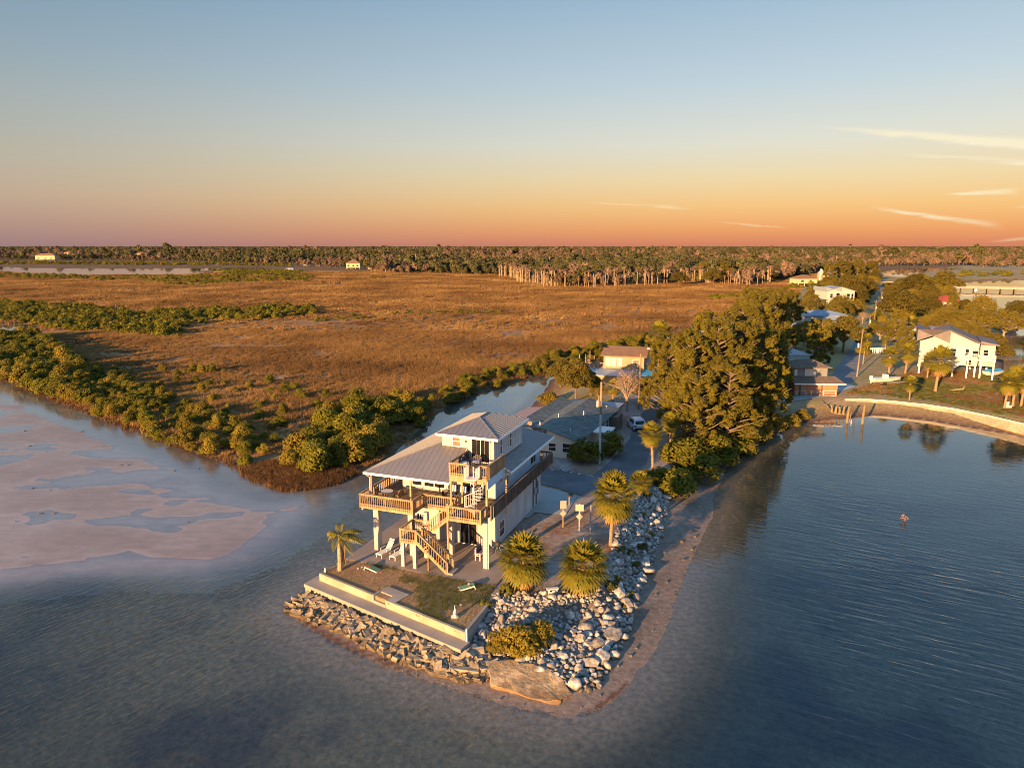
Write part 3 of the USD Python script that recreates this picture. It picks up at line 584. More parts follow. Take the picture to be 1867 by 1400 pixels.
# stairs from the deck to the landing and from the landing to the patio
LZ = 2.45
floor('landing_floor', [(-7.0, -2.1, -5.5, .15)], LZ)
obj('landing_rim', MB().box(-7.02, -2.13, LZ - .26, -5.48, -2.09, LZ - .045).box(-7.05, -2.09, LZ - .26, -7.01, .15, LZ - .045).box(-5.5, -2.09, LZ - .26, -5.46, .15, LZ - .045), 'lumber', house)
for a, b in ((-6.85, -1.95), (-5.72, -1.95), (-6.85, .0)): obj('column', MB().box(a - .15, b - .15, 0, a + .15, b + .15, LZ - .27), 'white_stucco', house)
railing(house, 'landing_railing', (-7.0, -2.1), (-5.5, -2.1), LZ); railing(house, 'landing_railing', (-7.0, .15), (-7.0, -2.1), LZ, end=(True, False)); railing(house, 'landing_railing', (-5.5, .15), (-7.0, .15), LZ, end=(True, True))
def flight(name, a0, z0, a1, z1, b0, b1, n):
    st = MB()
    for b in (b0 + .03, b1 - .03): st.bar((a0, b, z0 - .12), (a1, b, z1 - .12), .05, .28)
    f = obj(name, st, 'lumber', house)
    for k in range(n):
        t = (k + .5) / n; a = a0 + (a1 - a0) * t; z = z0 + (z1 - z0) * t; w = abs(a1 - a0) / n * .52
        obj('tread', MB().box(a - w, b0 + .06, z - .04, a + w, b1 - .06, z), 'deck_board', f)
flight('lower_flight', -5.5, LZ, -2.65, .12, -2.08, -1.05, 13); flight('upper_flight', -5.5, LZ, -3.1, D, -.75, .12, 11)
railing(house, 'stair_railing', (-5.5, -2.1), (-2.62, -2.1), LZ, .05, gap=.21, low=-.05, mids=False, end=(False, True)); railing(house, 'stair_railing', (-5.5, -1.02), (-2.62, -1.02), LZ, .05, gap=.21, low=-.05, mids=False)
railing(house, 'stair_railing', (-5.5, -.78), (-3.1, -.78), LZ, D, gap=.21, low=-.05, mids=False); railing(house, 'stair_railing', (-5.5, .14), (-3.1, .14), LZ, D, gap=.21, low=-.05, mids=False)
for a, z in ((-4.45, 1.4), (-4.45, 1.4)): obj('post', MB().box(a - .06, (-2.0 if z else 0) - .06, 0, a + .06, -1.94, z), 'lumber', house)
obj('stair_landing_slab', MB().box(-2.7, -2.15, .02, -2.15, -.95, .16), 'concrete', house)
# spiral stair
SPX, SPY, SR = -1.05, -.12, .82
sp = obj('spiral_stair', MB().tube([(SPX, SPY, D), (SPX, SPY, U + 1.0)], .055, 8), 'white_metal', house)
N = 17
for k in range(N):
    th = PI * 1.02 - (N - 1 - k) * 2 * PI * 1.28 / N; z = D + (U - D) * (k + 1) / (N + 1); w = .24
    c, s = math.cos, math.sin
    obj('tread', MB().prism([(SPX + .05 * c(th - .9), SPY + .05 * s(th - .9)), (SPX + SR * c(th - w), SPY + SR * s(th - w)), (SPX + SR * c(th + w), SPY + SR * s(th + w)), (SPX + .05 * c(th + .9), SPY + .05 * s(th + .9))], z - .035, z), 'white_metal', sp)
    x, y = SPX + (SR - .02) * c(th), SPY + (SR - .02) * s(th); obj('baluster', MB().tube([(x, y, z - .02), (x, y, z + .95)], .016, 5), 'white_metal', sp)
    th2 = th - w; x, y = SPX + (SR - .02) * c(th2), SPY + (SR - .02) * s(th2); obj('baluster', MB().tube([(x, y, z - .02), (x, y, z + .88)], .016, 5), 'white_metal', sp)
hr = [(SPX + (SR - .02) * math.cos(t), SPY + (SR - .02) * math.sin(t), D + (U - D) * f + 1.0) for f in np.linspace(1 / (N + 1), N / (N + 1), 40) for t in [PI * 1.02 - (N - (N + 1) * f) * 2 * PI * 1.28 / N]]
obj('hand_rail', MB().tube(hr, .028, 6), 'white_metal', sp)
obj('top_platform', MB().box(-1.62, -.62, U - .04, -.62, .24, U), 'white_metal', sp)
for x in (-1.62, -.62):
    g = MB(); g.bar((x, -.62, U + 1.0), (x, .24, U + 1.0), .05, .04).bar((x, -.62, U + .1), (x, .24, U + .1), .04, .03)
    for y in np.linspace(-.62, .24, 8): g.bar((x, y, U), (x, y, U + 1.0), .028)
    obj('platform_guard', g, 'white_metal', sp)
# roofs
def roof_face(parent, name, poly, zf, m, rib_dir, pitch=.5, thick=.07, rib_m='roof_seam'):
    poly = np.asarray(poly, float); zs = np.array([zf(*p) for p in poly])
    o = obj(name, MB().prism(poly, zs - thick, zs), m, parent)
    pg = Polygon(poly); rd = np.array(rib_dir, float); ac = np.array([rd[1], -rd[0]]); s = poly @ ac
    for v in np.arange(s.min() + pitch * .6, s.max() - .05, pitch):
        L = LineString([ac * v - rd * 60, ac * v + rd * 60]).intersection(pg)
        for seg in getattr(L, 'geoms', [L]):
            if seg.length < .25: continue
            p, q = np.array(seg.coords)[[0, -1]]; obj('seam', MB().bar((*p, zf(*p) + .018), (*q, zf(*q) + .018), .035, .035), rib_m, o)
    return o
fl, fr, br, bl, r1, r2 = (-11.9, .3), (.35, .3), (.35, 17.8), (-11.9, 17.8), (-4.66, 5.44), (-4.66, 12.7)
hole = shapely.box(-3.5, -1, 2, 4.9)
def cut(p): g = Polygon(p).difference(hole); g = max(getattr(g, 'geoms', [g]), key=lambda q: q.area); return np.array(shapely.geometry.polygon.orient(g).exterior.coords)[:-1]
zf_, zl_, zr_, zb_ = (lambda a, b: E + .535 * (b - .3)), (lambda a, b: E + .38 * (a + 11.9)), (lambda a, b: E + .549 * (.35 - a)), (lambda a, b: E + .539 * (17.8 - b))
MR = obj('roof', MB().box(-11.75, .5, E - .2, -3.52, 4.34, E - .12).box(-11.75, 4.34, E - .2, .2, 17.65, E - .12), 'white_trim', house)
for nm, p, z_, rd in (('roof_slope', [fl, fr, r1], zf_, (0, 1)), ('roof_slope', [fl, r1, r2, bl], zl_, (1, 0)), ('roof_slope', [fr, br, r2, r1], zr_, (1, 0)), ('roof_slope', [br, bl, r2], zb_, (0, 1))):
    roof_face(house, nm, cut(p), z_, 'metal_roof', rd)
obj('fascia', MB().box(-11.95, .24, E - .2, -3.5, .30, E + .01).box(-11.96, .30, E - .2, -11.90, 17.8, E + .01).box(.35, 4.9, E - .2, .41, 17.8, E + .01).box(-11.9, 17.8, E - .2, .35, 17.86, E + .01), 'white_trim', house)
obj('rake_trim', MB().bar((-3.48, .3, E - .06), (-3.48, 4.1, zf_(0, 4.1) - .06), .05, .16), 'white_trim', house); obj('rake_trim', MB().bar((.35, 4.88, E - .05), (-.92, 4.88, zr_(-.92, 0) - .05), .05, .16), 'white_trim', house)
obj('hip_cap', MB().bar((*fl, E + .03), (*r1, zf_(*r1) + .03), .14, .05), 'roof_seam', house)
tl, tr, tb, tq, ta, tz = (-6.33, 3.65), (-.40, 3.65), (-.40, 11.8), (-6.33, 11.8), (-3.365, 6.62), (-3.365, 8.84)
TS = .355
for p, z_, rd in (([tl, tr, ta], lambda a, b: T + TS * (b - 3.65), (0, 1)), ([tl, ta, tz, tq], lambda a, b: T + TS * (a + 6.33), (1, 0)), ([tr, tb, tz, ta], lambda a, b: T + TS * (-.40 - a), (1, 0)), ([tb, tq, tz], lambda a, b: T + TS * (11.8 - b), (0, 1))):
    roof_face(house, 'tower_roof', p, z_, 'metal_roof', rd)
obj('tower_soffit', MB().box(-6.25, 3.73, T - .2, -.48, 11.72, T - .075), 'white_trim', house)
obj('tower_fascia', MB().box(-6.39, 3.59, T - .2, -.34, 3.65, T + .01).box(-6.39, 3.65, T - .2, -6.33, 11.8, T + .01).box(-.40, 3.65, T - .2, -.34, 11.8, T + .01).box(-6.33, 11.8, T - .2, -.40, 11.86, T + .01), 'white_trim', house)
obj('hip_cap', MB().bar((*tl, T + .03), (*ta, T + .03 + TS * 2.965), .12, .04).bar((*tr, T + .03), (*ta, T + .03 + TS * 2.965), .12, .04).bar((*ta, T + .03 + TS * 2.965), (*tz, T + .03 + TS * 2.965), .14, .05), 'roof_seam', house)
# gutters, lamps and pipes
obj('downspout', MB().tube([(-11.7, .22, E - .15), (-11.55, .42, E - .4), (-11.45, .5, E - .5), (-11.45, .5, D)], .04, 6), 'white_metal', house)
obj('downspout', MB().tube([(.14, .12, D + .05), (.14, .12, .12), (.2, -.05, .05)], .04, 6), 'white_metal', house)
for a, b, z in ((-5.3, 4.05, 10.1), (-3.95, 4.05, 10.05), (-3.62, 4.05, 9.75), (-1.25, 4.04, 9.95)): obj('wall_lamp', MB().cbox((a, b, z), (.12, .1, .16)), 'dark_wall', house)
for b, z0, z1 in ((14.6, 0.2, 3.4), (15.6, .2, 3.6), (16.1, 1.2, 2.6)): obj('service_pipe', MB().tube([(-.82, b, z0), (-.82, b, z1)], .05, 6), 'dark_wall', house)
obj('meter_box', MB().box(-.89, 14.9, 1.5, -.70, 15.3, 2.1), 'galvanised', house)
obj('deck_lamp', MB().tube([(-11.4, -.9, D - .45), (-11.4, -.9, D - .32)], (.02, .12), 8), 'white_plastic', house)
house_items = []

# ------------------------------------------------------------------ patio, lawn, sea wall
def prism_thing(parent, name, pts, z0, z1, m): return obj(name, MB().prism(pts, z0, z1), m, parent)
cuts = [-12.35, -9.2, -6.2, -3.0, 1.85]
patio = UsdGeom.Xform.Define(stage, '/World/patio'); tag(patio, kind='structure')
for k in range(4):
    g = .012
    prism_thing(patio, 'slab', [hw(cuts[k] + g, -2.55), hw(cuts[k + 1] - g, -2.5), hw(cuts[k + 1] - g, .6), hw(cuts[k] + g, .6)], .9, 1.605, 'patio')
    prism_thing(patio, 'slab', [hw(cuts[k] + g, .624), hw(cuts[k + 1] - g, .624), hw(min(cuts[k + 1], 1.85) - g, 4.3), hw(cuts[k] + g, 4.3)], .9, 1.605, 'patio')
prism_thing(patio, 'slab', [hw(-12.35, 4.324), hw(-9.02, 4.324), hw(-9.02, 17.2), hw(-12.35, 17.2)], -.6, 1.605, 'patio')
prism_thing(patio, 'slab', [hw(-12.36, -2.0), hw(-12.20, -2.0), hw(-12.20, 4.3), hw(-12.36, 4.3)], -.6, 1.60, 'patio')
W0, W1, W2, W3 = at(581.8, 1045, 1.68)[:2], at(848, 1153, 1.68)[:2], at(904, 1085, 1.68)[:2], at(926.5, 1057, 1.68)[:2]
dW = (W1 - W0) / np.linalg.norm(W1 - W0); nW = np.array([-dW[1], dW[0]])                       # nW points to the lawn
if nW @ (hw(-5, 0) - W0) < 0: nW = -nW
lawn_poly = [W0 + nW * .2, W1 + nW * .2 - dW * .2, W2 + np.array([-.2, 0]), hw(1.5, -2.52), hw(-12.35, -2.57), hw(-12.35, -3.4)]
lawn = obj('lawn', MB().prism(lawn_poly, .3, 1.585), 'lawn'); tag(lawn, kind='structure')
def wall(name, segs, w, z0, z1, m, parent, side=1):
    for p, q in segs:
        p, q = np.array(p), np.array(q); d = (q - p) / np.linalg.norm(q - p); n = np.array([-d[1], d[0]]) * side * w
        obj(name, MB().prism([p, q, q + n, p + n], z0, z1), m, parent)
sw = thing('sea_wall', 'stepped pale concrete sea wall round the front of the lawn', 'sea wall')
s0, s1 = at(681, 1085.3, 1.68)[:2], at(702, 1094, 1.68)[:2]
n_p = 5
for p, q, k in ((W0, s0, 3), (s1, W1, 4)):
    for j in range(k): wall('upper_panel', [(p + (q - p) * j / k + dW * .006, p + (q - p) * (j + 1) / k - dW * .006)], .22, .9, 1.68, 'seawall', sw)
wall('side_panel', [(W1 + nW * .0, W2)], .22, .3, 1.66, 'concrete', sw); wall('side_panel', [(W2, W3)], .38, .3, 1.70, 'concrete', sw)
A, Bc, C = at(554, 1064, 1.05)[:2], at(839.5, 1184.5, 1.05)[:2], at(857, 1169.6, 1.05)[:2]
wl = hw(-12.9, -1.6)
for k in range(6):
    p, q = A + (Bc - A) * k / 6, A + (Bc - A) * (k + 1) / 6; pi, qi = W0 + (W1 - W0) * k / 6 + nW * .02, W0 + (W1 - W0) * (k + 1) / 6 + nW * .02
    e = dW * .008
    if k == 5: qi = W1 + nW * .02
    obj('walk_slab', MB().prism([p + e, q - e, qi - e, pi + e] if k < 5 else [p + e, q, C, qi, pi + e], .80, 1.05), 'concrete', sw)
    p2, q2 = p + nW * .10, q + nW * .10
    obj('face_panel', MB().prism([p2 + e * 2, q2 - e * 2, q2 - e * 2 + nW * .3, p2 + e * 2 + nW * .3], -.8, .80), 'seawall', sw)
    if k: obj('joint_post', MB().prism([p + nW * .03 - e * 8, p + nW * .03 + e * 8, p + nW * .12 + e * 8, p + nW * .12 - e * 8], -.6, .9), 'grey_lumber', sw)
obj('walk_slab', MB().prism([A, W0 + nW * .02, hw(-12.36, -2.6), hw(-12.36, -1.8), wl], .70, 1.046), 'concrete', sw)
obj('side_face', MB().prism([A + nW * .12 + dW * .1, wl + nW * .02, hw(-12.36, -1.7), W0], -.8, .69), 'concrete', sw)
obj('end_face', MB().prism([Bc + nW * .12 - dW * .06, C + np.array([-.1, 0]), W1, W1 - dW * .8], -.8, .79), 'seawall', sw)
for p in (W0 + dW * .15 + nW * .5, W1 + dW * .12): obj('marker_post', MB().box(p[0] - .05, p[1] - .05, 1.0, p[0] + .05, p[1] + .05, 2.0), 'white_trim', sw)
mid = (s0 + s1) / 2
gs = thing('garden_steps', 'concrete steps through the sea wall up to the lawn', 'steps', (*mid, 1.05))
def rel(pts, o): return [np.array(p) - o for p in pts]
u = s1 - s0
obj('step', MB().prism(rel([s0 - nW * .02, s1 - nW * .02, s1 + nW * .42, s0 + nW * .42], mid), .0, .24), 'concrete', gs)
obj('step', MB().prism(rel([s0 + nW * .43, s1 + nW * .43, s1 + nW * .80, s0 + nW * .80], mid), .0, .42), 'concrete', gs)
obj('landing', MB().prism(rel([s0 - dW * .15 + nW * .81, s1 + dW * .9 + nW * .81, s1 + dW * .9 + nW * 1.75, s0 - dW * .15 + nW * 1.75], mid), .0, .64), 'concrete', gs)
obj('cheek', MB().prism(rel([s0 - dW * .16, s0 - dW * .005, s0 - dW * .005 + nW * .8, s0 - dW * .16 + nW * .8], mid), .2, .66), 'concrete', gs); obj('cheek', MB().prism(rel([s1 + dW * .005, s1 + dW * .9, s1 + dW * .9 + nW * .8, s1 + dW * .005 + nW * .8], mid), .45, .645), 'concrete', gs)

# ------------------------------------------------------------------ stones
def rock(seed, blocky=0.0, sub=2):
    r = np.random.default_rng(seed)
    if blocky:
        m = trimesh.creation.box([1, .62 + .3 * r.random(), .5 + .25 * r.random()]); m = m.subdivide().subdivide(); v = np.array(m.vertices)
        v += (meshkit.noise(v * 3.1 + seed * 9, seed)[:, None] - .5) * .16 * np.sign(v) * blocky; v += r.normal(0, .014, v.shape)
    else:
        m = trimesh.creation.icosphere(sub); v = np.array(m.vertices)
        nrm = r.normal(size=(9, 3)); nrm /= np.linalg.norm(nrm, axis=1)[:, None]
        for q in nrm: dd = v @ q; cutd = .58 + .25 * r.random(); v -= np.maximum(dd - cutd, 0)[:, None] * q * .92
        v *= 1 + .22 * (meshkit.noise(v * 1.9 + seed, seed)[:, None] - .5); v *= np.array([1, .72 + .25 * r.random(), .58 + .2 * r.random()])
        v /= np.abs(v).max() * 2 / 1.0; v *= np.array([1.12, .95, 1])
    return v, np.array(m.faces)
rocks = [source(f'boulder_{k}', [('stone', rock(40 + k), 'boulder')]) for k in range(9)]
blocks = [source(f'rubble_{k}', [('block', rock(70 + k, .8), 'rubble')]) for k in range(6)]
def pack(poly, n, rfun, seed, tries=30000, over=.78):
    r = np.random.default_rng(seed); pg = Polygon(poly).buffer(0); x0, y0, x1, y1 = pg.bounds; out = []; cell = {}
    c = np.c_[r.uniform(x0, x1, tries), r.uniform(y0, y1, tries)]; c = c[shapely.contains_xy(pg, c[:, 0], c[:, 1])]
    for p in c:
        R = rfun(p, r); k = (int(p[0] // 1.2), int(p[1] // 1.2)); ok = True
        for a in (-1, 0, 1):
            for b in (-1, 0, 1):
                for q in cell.get((k[0] + a, k[1] + b), ()):
                    if (q[0] - p[0]) ** 2 + (q[1] - p[1]) ** 2 < ((q[2] + R) * over) ** 2: ok = False; break
        if ok: cell.setdefault(k, []).append((*p, R)); out.append((*p, R))
        if len(out) >= n: break
    return np.array(out)
rip_poly = ats([(866, 1158), (884, 1120), (908, 1098), (932, 1098), (1000, 1094), (1040, 1096), (1078, 1086), (1108, 1046), (1122, 985), (1146, 935), (1172, 905), (1200, 892), (1222, 900), (1208, 960), (1192, 1010), (1172, 1060), (1156, 1110), (1130, 1170), (1106, 1212), (1092, 1240), (1050, 1245), (1010, 1222), (940, 1206), (885, 1196), (858, 1180)], .8)
def rfun(p, r):
    low = 1 - np.clip(float(gz(*p)) / 1.4, 0, 1); return (.15 + .17 * low) * (.55 + 1.7 * r.random() ** 2.6) * (1.0 if p[1] < 62 else .92)
rp = pack(rip_poly, 1100, rfun, 5)
rp2 = pack(rip_poly, 700, lambda p, r: .10 + .07 * r.random(), 6, over=.8)
rp = rp[np.argsort(-rp[:, 2] / np.hypot(rp[:, 0], rp[:, 1]))]
rr = np.random.default_rng(11)
for k, (x, y, R) in enumerate(rp[:300]):
    copy('boulder', rocks[k % 9], (x, y, float(gz(x, y)) + R * .45), rr.uniform(0, 6.28), R * 2.25 * np.array([1, 1, rr.uniform(.9, 1.25)]), 'pale limestone boulder piled in the rock bank right of the lawn', 'boulder', 'boulders of the rock bank', tilt=(rr.uniform(-25, 25), rr.uniform(-25, 25), 0))
rest = np.vstack([rp[300:], rp2])
o = scatter('small_stones', rocks[:6], np.c_[rest[:, :2], gz(rest[:, 0], rest[:, 1]) + rest[:, 2] * .4], rr.uniform(0, 6.28, len(rest)), rest[:, 2] * 2.2, rr.integers(0, 6, len(rest)))
tag(o, 'smaller pale stones filling the rock bank', 'stones', kind='stuff')
rub_poly = ats([(521, 1106), (553, 1086), (600, 1108), (700, 1150), (790, 1188), (838, 1206), (872, 1196), (905, 1212), (892, 1238), (846, 1240), (800, 1228), (740, 1208), (684, 1182), (640, 1160), (590, 1134), (545, 1122)], .2)
ub = pack(rub_poly, 420, lambda p, r: .15 + .20 * r.random() ** 1.6, 8, over=.62); ub = ub[np.argsort(-ub[:, 2])]
def rubz(x, y): return float(gz(x, y)) + .42 * math.exp(-max(0, shapely.distance(Point(x, y), LineString([A, Bc])) - .2) / 1.0)
for k, (x, y, R) in enumerate(ub[:300]):
    copy('rubble_block', blocks[k % 6], (x, y, rubz(x, y) + R * .35), rr.uniform(0, 6.28), R * np.array([2.6 + 1.3 * rr.random(), 1.9, 1.7]), 'broken concrete block tumbled along the foot of the sea wall', 'rubble', 'rubble blocks below the sea wall', tilt=(rr.uniform(-32, 32), rr.uniform(-32, 32), 0))
rest = ub[300:]; small = pack(rub_poly, 500, lambda p, r: .07 + .06 * r.random(), 9, over=.75); rest = np.vstack([rest, small])
o = scatter('rubble_chips', blocks, np.c_[rest[:, :2], [rubz(x, y) + R * .3 for x, y, R in rest]], rr.uniform(0, 6.28, len(rest)), rest[:, 2] * 2.4, rr.integers(0, 6, len(rest)))
tag(o, 'small broken chips of concrete among the rubble', 'rubble', kind='stuff')
# bigger slabs and the eroded ledge at the tip
def slab(name, c, L, Wd, Hh, rz, label, tilt=(0, 0, 0), seed=3, m='rubble'):
    v, f = rock(seed, .5); v = v / np.abs(v).max(0) / 2 * np.array([L, Wd, Hh]); x = thing(name, label, 'concrete slab', c, rz); x.GetPrim() if False else None
    UsdGeom.Xformable(x).AddRotateXYZOp().Set(Gf.Vec3f(*tilt)); obj('block', (v, f), m, x)
slab('concrete_slab', (*at(846, 1224, .3)[:2], .35), 2.1, .45, .45, -.12, 'long fallen concrete beam lying at the right end of the rubble', (0, 3, 0), 91)
slab('concrete_slab', (*at(811, 1225, .3)[:2], .22), .75, .7, .35, -.1, 'square concrete slab beside the long fallen beam', (8, 0, 0), 92)
led = thing('stone_ledge', 'eroded ochre stone ledge at the tip of the point below the boulders', 'ledge')
outline = ats([(884, 1207), (930, 1204), (1000, 1218), (1030, 1238), (1040, 1258), (1018, 1273), (963, 1262), (893, 1242)], .5)
cen = outline.mean(0); edges = [([0, 1, 6, 7], 1), ([1, 2, 5, 6], 2), ([2, 3, 4, 5], 3)]
for ids, sd in edges:
    p = Polygon(outline[ids]).buffer(-.012); p = shapely.segmentize(p, .14)
    co = np.array(p.exterior.coords)[:-1]; c = co.mean(0); rows = []
    nz = 7
    for k, z in enumerate(np.linspace(-.1, .60, nz)):
        q = co + (np.stack([meshkit.fbm(np.c_[co * 1.1, np.full(len(co), z * 2.2 + o)], 3, 4) for o in (0, 31)], 1) - .5) * .75
        tf = np.clip((q[:, 1] - outline[:, 1].min()) / np.ptp(outline[:, 1]), 0, 1); rows.append(np.c_[q, -.1 + (z + .1) * (.42 + .62 * tf) + .10 * (meshkit.noise(np.c_[co * 1.3, np.zeros(len(co))], 9) - .5)])
    n = len(co); Vv = np.vstack(rows + [np.r_[c + (co.mean(0) - c), -.1 + .70 * (.42 + .62 * np.clip((c[1] - outline[:, 1].min()) / np.ptp(outline[:, 1]), 0, 1))][None]]); Fc = []
    for k in range(nz - 1):
        for j in range(n): a, b = k * n + j, k * n + (j + 1) % n; Fc += [[a, b, b + n], [a, b + n, a + n]]
    for j in range(n): Fc.append([(nz - 1) * n + j, (nz - 1) * n + (j + 1) % n, nz * n])
    if Polygon(co).exterior.is_ccw is False: Fc = [f[::-1] for f in Fc]
    obj('ledge_block', (Vv, np.array(Fc)), 'ledge_stone', led, smooth=35)
for k, (px_, py_) in enumerate([(1268, 967), (1268, 979), (1242, 988), (1262, 1002), (1247, 1021), (1284, 941), (1196, 1085), (1205, 1110), (1190, 1150), (1216, 1062), (1188, 1002), (1212, 1008), (1150, 1196), (1128, 1215), (1160, 1182), (1095, 1268), (1060, 1290), (912, 1275), (955, 1285), (760, 1232), (700, 1205)]):
    p = g3(px_, py_); s = .22 + .16 * rr.random() if k < 6 else .12 + .16 * rr.random()
    copy('beach_stone', blocks[k % 6] if k < 6 else rocks[k % 9], (p[0], p[1], max(p[2], 0) + s * .15), rr.uniform(0, 6), s, 'orange tinted stone lying on the open beach' if k < 6 else 'small stray stone on the wet sand round the point', 'stone', 'orange stones on the beach' if k < 6 else 'stray stones on the wet sand')
line = LineString(ats([(989, 853), (1010, 858), (1035, 861), (1060, 866), (1086, 871)], 1.5))
for k in range(26):
    p = line.interpolate((k + .3 * rr.random()) / 26, normalized=True); s = .22 + .22 * rr.random()
    copy('edge_stone', rocks[k % 9], (p.x + rr.normal(0, .1), p.y + rr.normal(0, .12), float(gz(p.x, p.y)) + .08), rr.uniform(0, 6), s, 'white stone in the row edging the asphalt before the low house', 'stone', 'white edging stones')

# ------------------------------------------------------------------ things on the patio, deck and lawn
def hthing(name, label, cat, a, b, z, rz=0.0, group=None): return thing(name, label, cat, (*hw(a, b), HZ + z), -HB + rz, group)
def make_lounger(name, label, a, b, rz):
    t = hthing(name, label, 'lounge chair', a, b, .005, rz, 'white loungers on the patio')
    fr = MB()
    for x in (-.3, .3): fr.bar((x, -.95, .34), (x, .35, .34), .05, .06)
    for y in (-.95, -.3, .35): fr.bar((-.3, y, .34), (.3, y, .34), .05, .05)
    obj('frame', fr, 'white_plastic', t)
    for x in (-.3, .3):
        for y in (-.88, .25): obj('leg', MB().bar((x, y, 0), (x, y + .04, .33), .05), 'white_plastic', t)
        obj('armrest', MB().bar((x * 1.12, -.25, .58), (x * 1.12, .38, .60), .07, .03).bar((x * 1.12, -.22, .36), (x * 1.12, -.22, .58), .04), 'white_plastic', t)
    for k in range(9): y = -.9 + k * .14; obj('seat_slat', MB().box(-.28, y, .365, .28, y + .10, .39), 'white_cloth', t)
    for k in range(6): f = k / 6; obj('back_slat', MB().bar((-.28, .40 + .55 * f, .40 + .62 * f), (.28, .40 + .55 * f, .40 + .62 * f), .10, .03, up=(0, -.7, .6)), 'white_cloth', t)
    obj('head_pillow', MB().bar((-.26, .93, 1.03), (.26, .93, 1.03), .16, .06, up=(0, -.7, .6)), 'white_cloth', t)
    obj('pillow_band', MB().bar((-.27, .86, .95), (.27, .86, .95), .05, .065, up=(0, -.7, .6)), 'navy_paint', t)
make_lounger('lounger', 'white reclining lounger beside the left white column', -9.5, -.45, -.18); make_lounger('lounger', 'white reclining lounger partly behind the stair landing post', -8.15, -.45, -.18)
def chair(name, label, a, b, z, rz, m, cush=None, w=.6, group=None, cat='chair'):
    t = hthing(name, label, cat, a, b, z, rz, group)
    for x in (-w / 2 + .04, w / 2 - .04):
        for y in (-.24, .24): obj('leg', MB().bar((x, y, 0), (x, y, .40), .05), m, t)
    obj('seat', MB().box(-w / 2, -.28, .36, w / 2, .28, .42), m, t)
    bk = MB(); n = 7
    for k in range(n):
        th = PI * (k + .5) / n; x = -w / 2 * math.cos(th); bk.bar((x, .24 + .06 * math.sin(th), .40), (x, .30 + .10 * math.sin(th), .62 + .34 * math.sin(th)), w / n * 1.02, .05)
    obj('backrest', bk, m, t)
    for x in (-w / 2, w / 2): obj('armrest', MB().bar((x, -.25, .62), (x, .28, .64), .07, .04).bar((x, -.22, .40), (x, -.22, .62), .05), m, t)
    if cush: obj('seat_cushion', MB().box(-w / 2 + .05, -.27, .42, w / 2 - .05, .22, .52), cush, t)
    return t
tb = hthing('round_table', 'small round white table on the left deck corner', 'table', -10.15, 1.25, D + .003)
obj('tabletop', MB().tube([(0, 0, .70), (0, 0, .74)], .55, 20), 'white_plastic', tb); obj('pedestal', MB().tube([(0, 0, 0), (0, 0, .7)], .05, 8), 'white_metal', tb); obj('base', MB().tube([(0, 0, 0), (0, 0, .04)], .28, 12), 'white_metal', tb)
chair('wicker_chair', 'tan wicker chair left of the round white table', -11.0, 1.55, D + .003, PI / 2 + .2, 'tan_wicker'); chair('wicker_chair', 'tan wicker chair right of the round white table', -9.2, 1.6, D + .003, -PI / 2 - .3, 'tan_wicker')
chair('wicker_chair', 'tan wicker chair between the round table and the front railing', -10.0, .25, D + .003, PI, 'tan_wicker')
def striped(name, label, a, b, rz):
    t = chair(name, label, a, b, D + .003, rz, 'dark_wicker', None, .78, 'blue cushioned deck chairs', 'armchair')
    obj('seat_cushion', MB().box(-.34, -.30, .42, .34, .2, .55), 'blue_cushion', t); bc = obj('back_cushion', MB().bar((0, .22, .55), (0, .34, 1.15), .68, .12), 'blue_cushion', t)
    for x in (-.22, 0, .22): obj('stripe', MB().bar((x, .150, .56), (x, .270, 1.15), .09, .012), 'white_cloth', bc); obj('stripe', MB().box(x - .045, -.305, .552, x + .045, .14, .556), 'white_cloth', bc)
striped('deck_armchair', 'blue armchair with white stripes nearer the tall deck post', -4.75, 3.45, 0.1); striped('deck_armchair', 'blue armchair with white stripes next to the slim deck post', -3.75, 3.45, 0); striped('deck_armchair', 'blue striped armchair half hidden by the spiral stair', -2.85, 3.45, -.1)
gb = hthing('deck_bench', 'pale bench under the deck windows left of the blue armchairs', 'bench', -5.4, 3.95, D + .003)
obj('seat', MB().box(-.6, -.2, .38, .6, .2, .44), 'white_plastic', gb)
for x in (-.5, .5): obj('leg', MB().box(x - .04, -.18, 0, x + .04, .18, .38), 'dark_wicker', gb)
chair('wicker_chair', 'dark wicker armchair with pale cushion before the lookout glass door', -2.1, 2.9, U + .003, .15, 'dark_wicker', 'white_cloth', .75); chair('wicker_chair', 'low dark wicker chair at the left rail of the upper deck', -2.95, 2.2, U + .003, .9, 'dark_wicker', 'white_cloth', .7)
fb_ = hthing('painted_bench', 'bench painted in red, white and navy beside the right column', 'bench', -1.35, 1.95, .005, PI / 2)
obj('seat', MB().box(-.7, -.25, .40, .7, .25, .45), 'white_trim', fb_)
for k in range(4): obj('seat_slat', MB().box(-.7, -.25 + k * .125, .452, .7, -.16 + k * .125, .47), 'red_paint' if k % 2 else 'white_trim', fb_)
for k in range(9): x = -.62 + k * .155; obj('back_slat', MB().box(x - .06, .22, .45, x + .06, .27, 1.0 + .06 * math.sin(k)), 'navy_paint' if k > 1 else 'white_trim', fb_)
for x in (-.7, .7): obj('arm', MB().box(x - .05, -.28, .60, x + .05, .26, .64).box(x - .04, -.26, 0, x + .04, -.18, .60).box(x - .04, .16, 0, x + .04, .24, .6), 'white_trim', fb_)
obj('front_board', MB().box(-.7, -.29, .22, .7, -.26, .40), 'red_paint', fb_)
gr = hthing('kettle_grill', 'dark barbecue grill in the corner by the white side wall', 'grill', -.35, 3.5, .005)
obj('bowl', MB().mesh(trimesh.creation.icosphere(2, .28)).turned(0, (0, 0, .75)), 'wire_black', gr); obj('shelf', MB().box(.28, -.2, .72, .6, .2, .75), 'galvanised', gr)
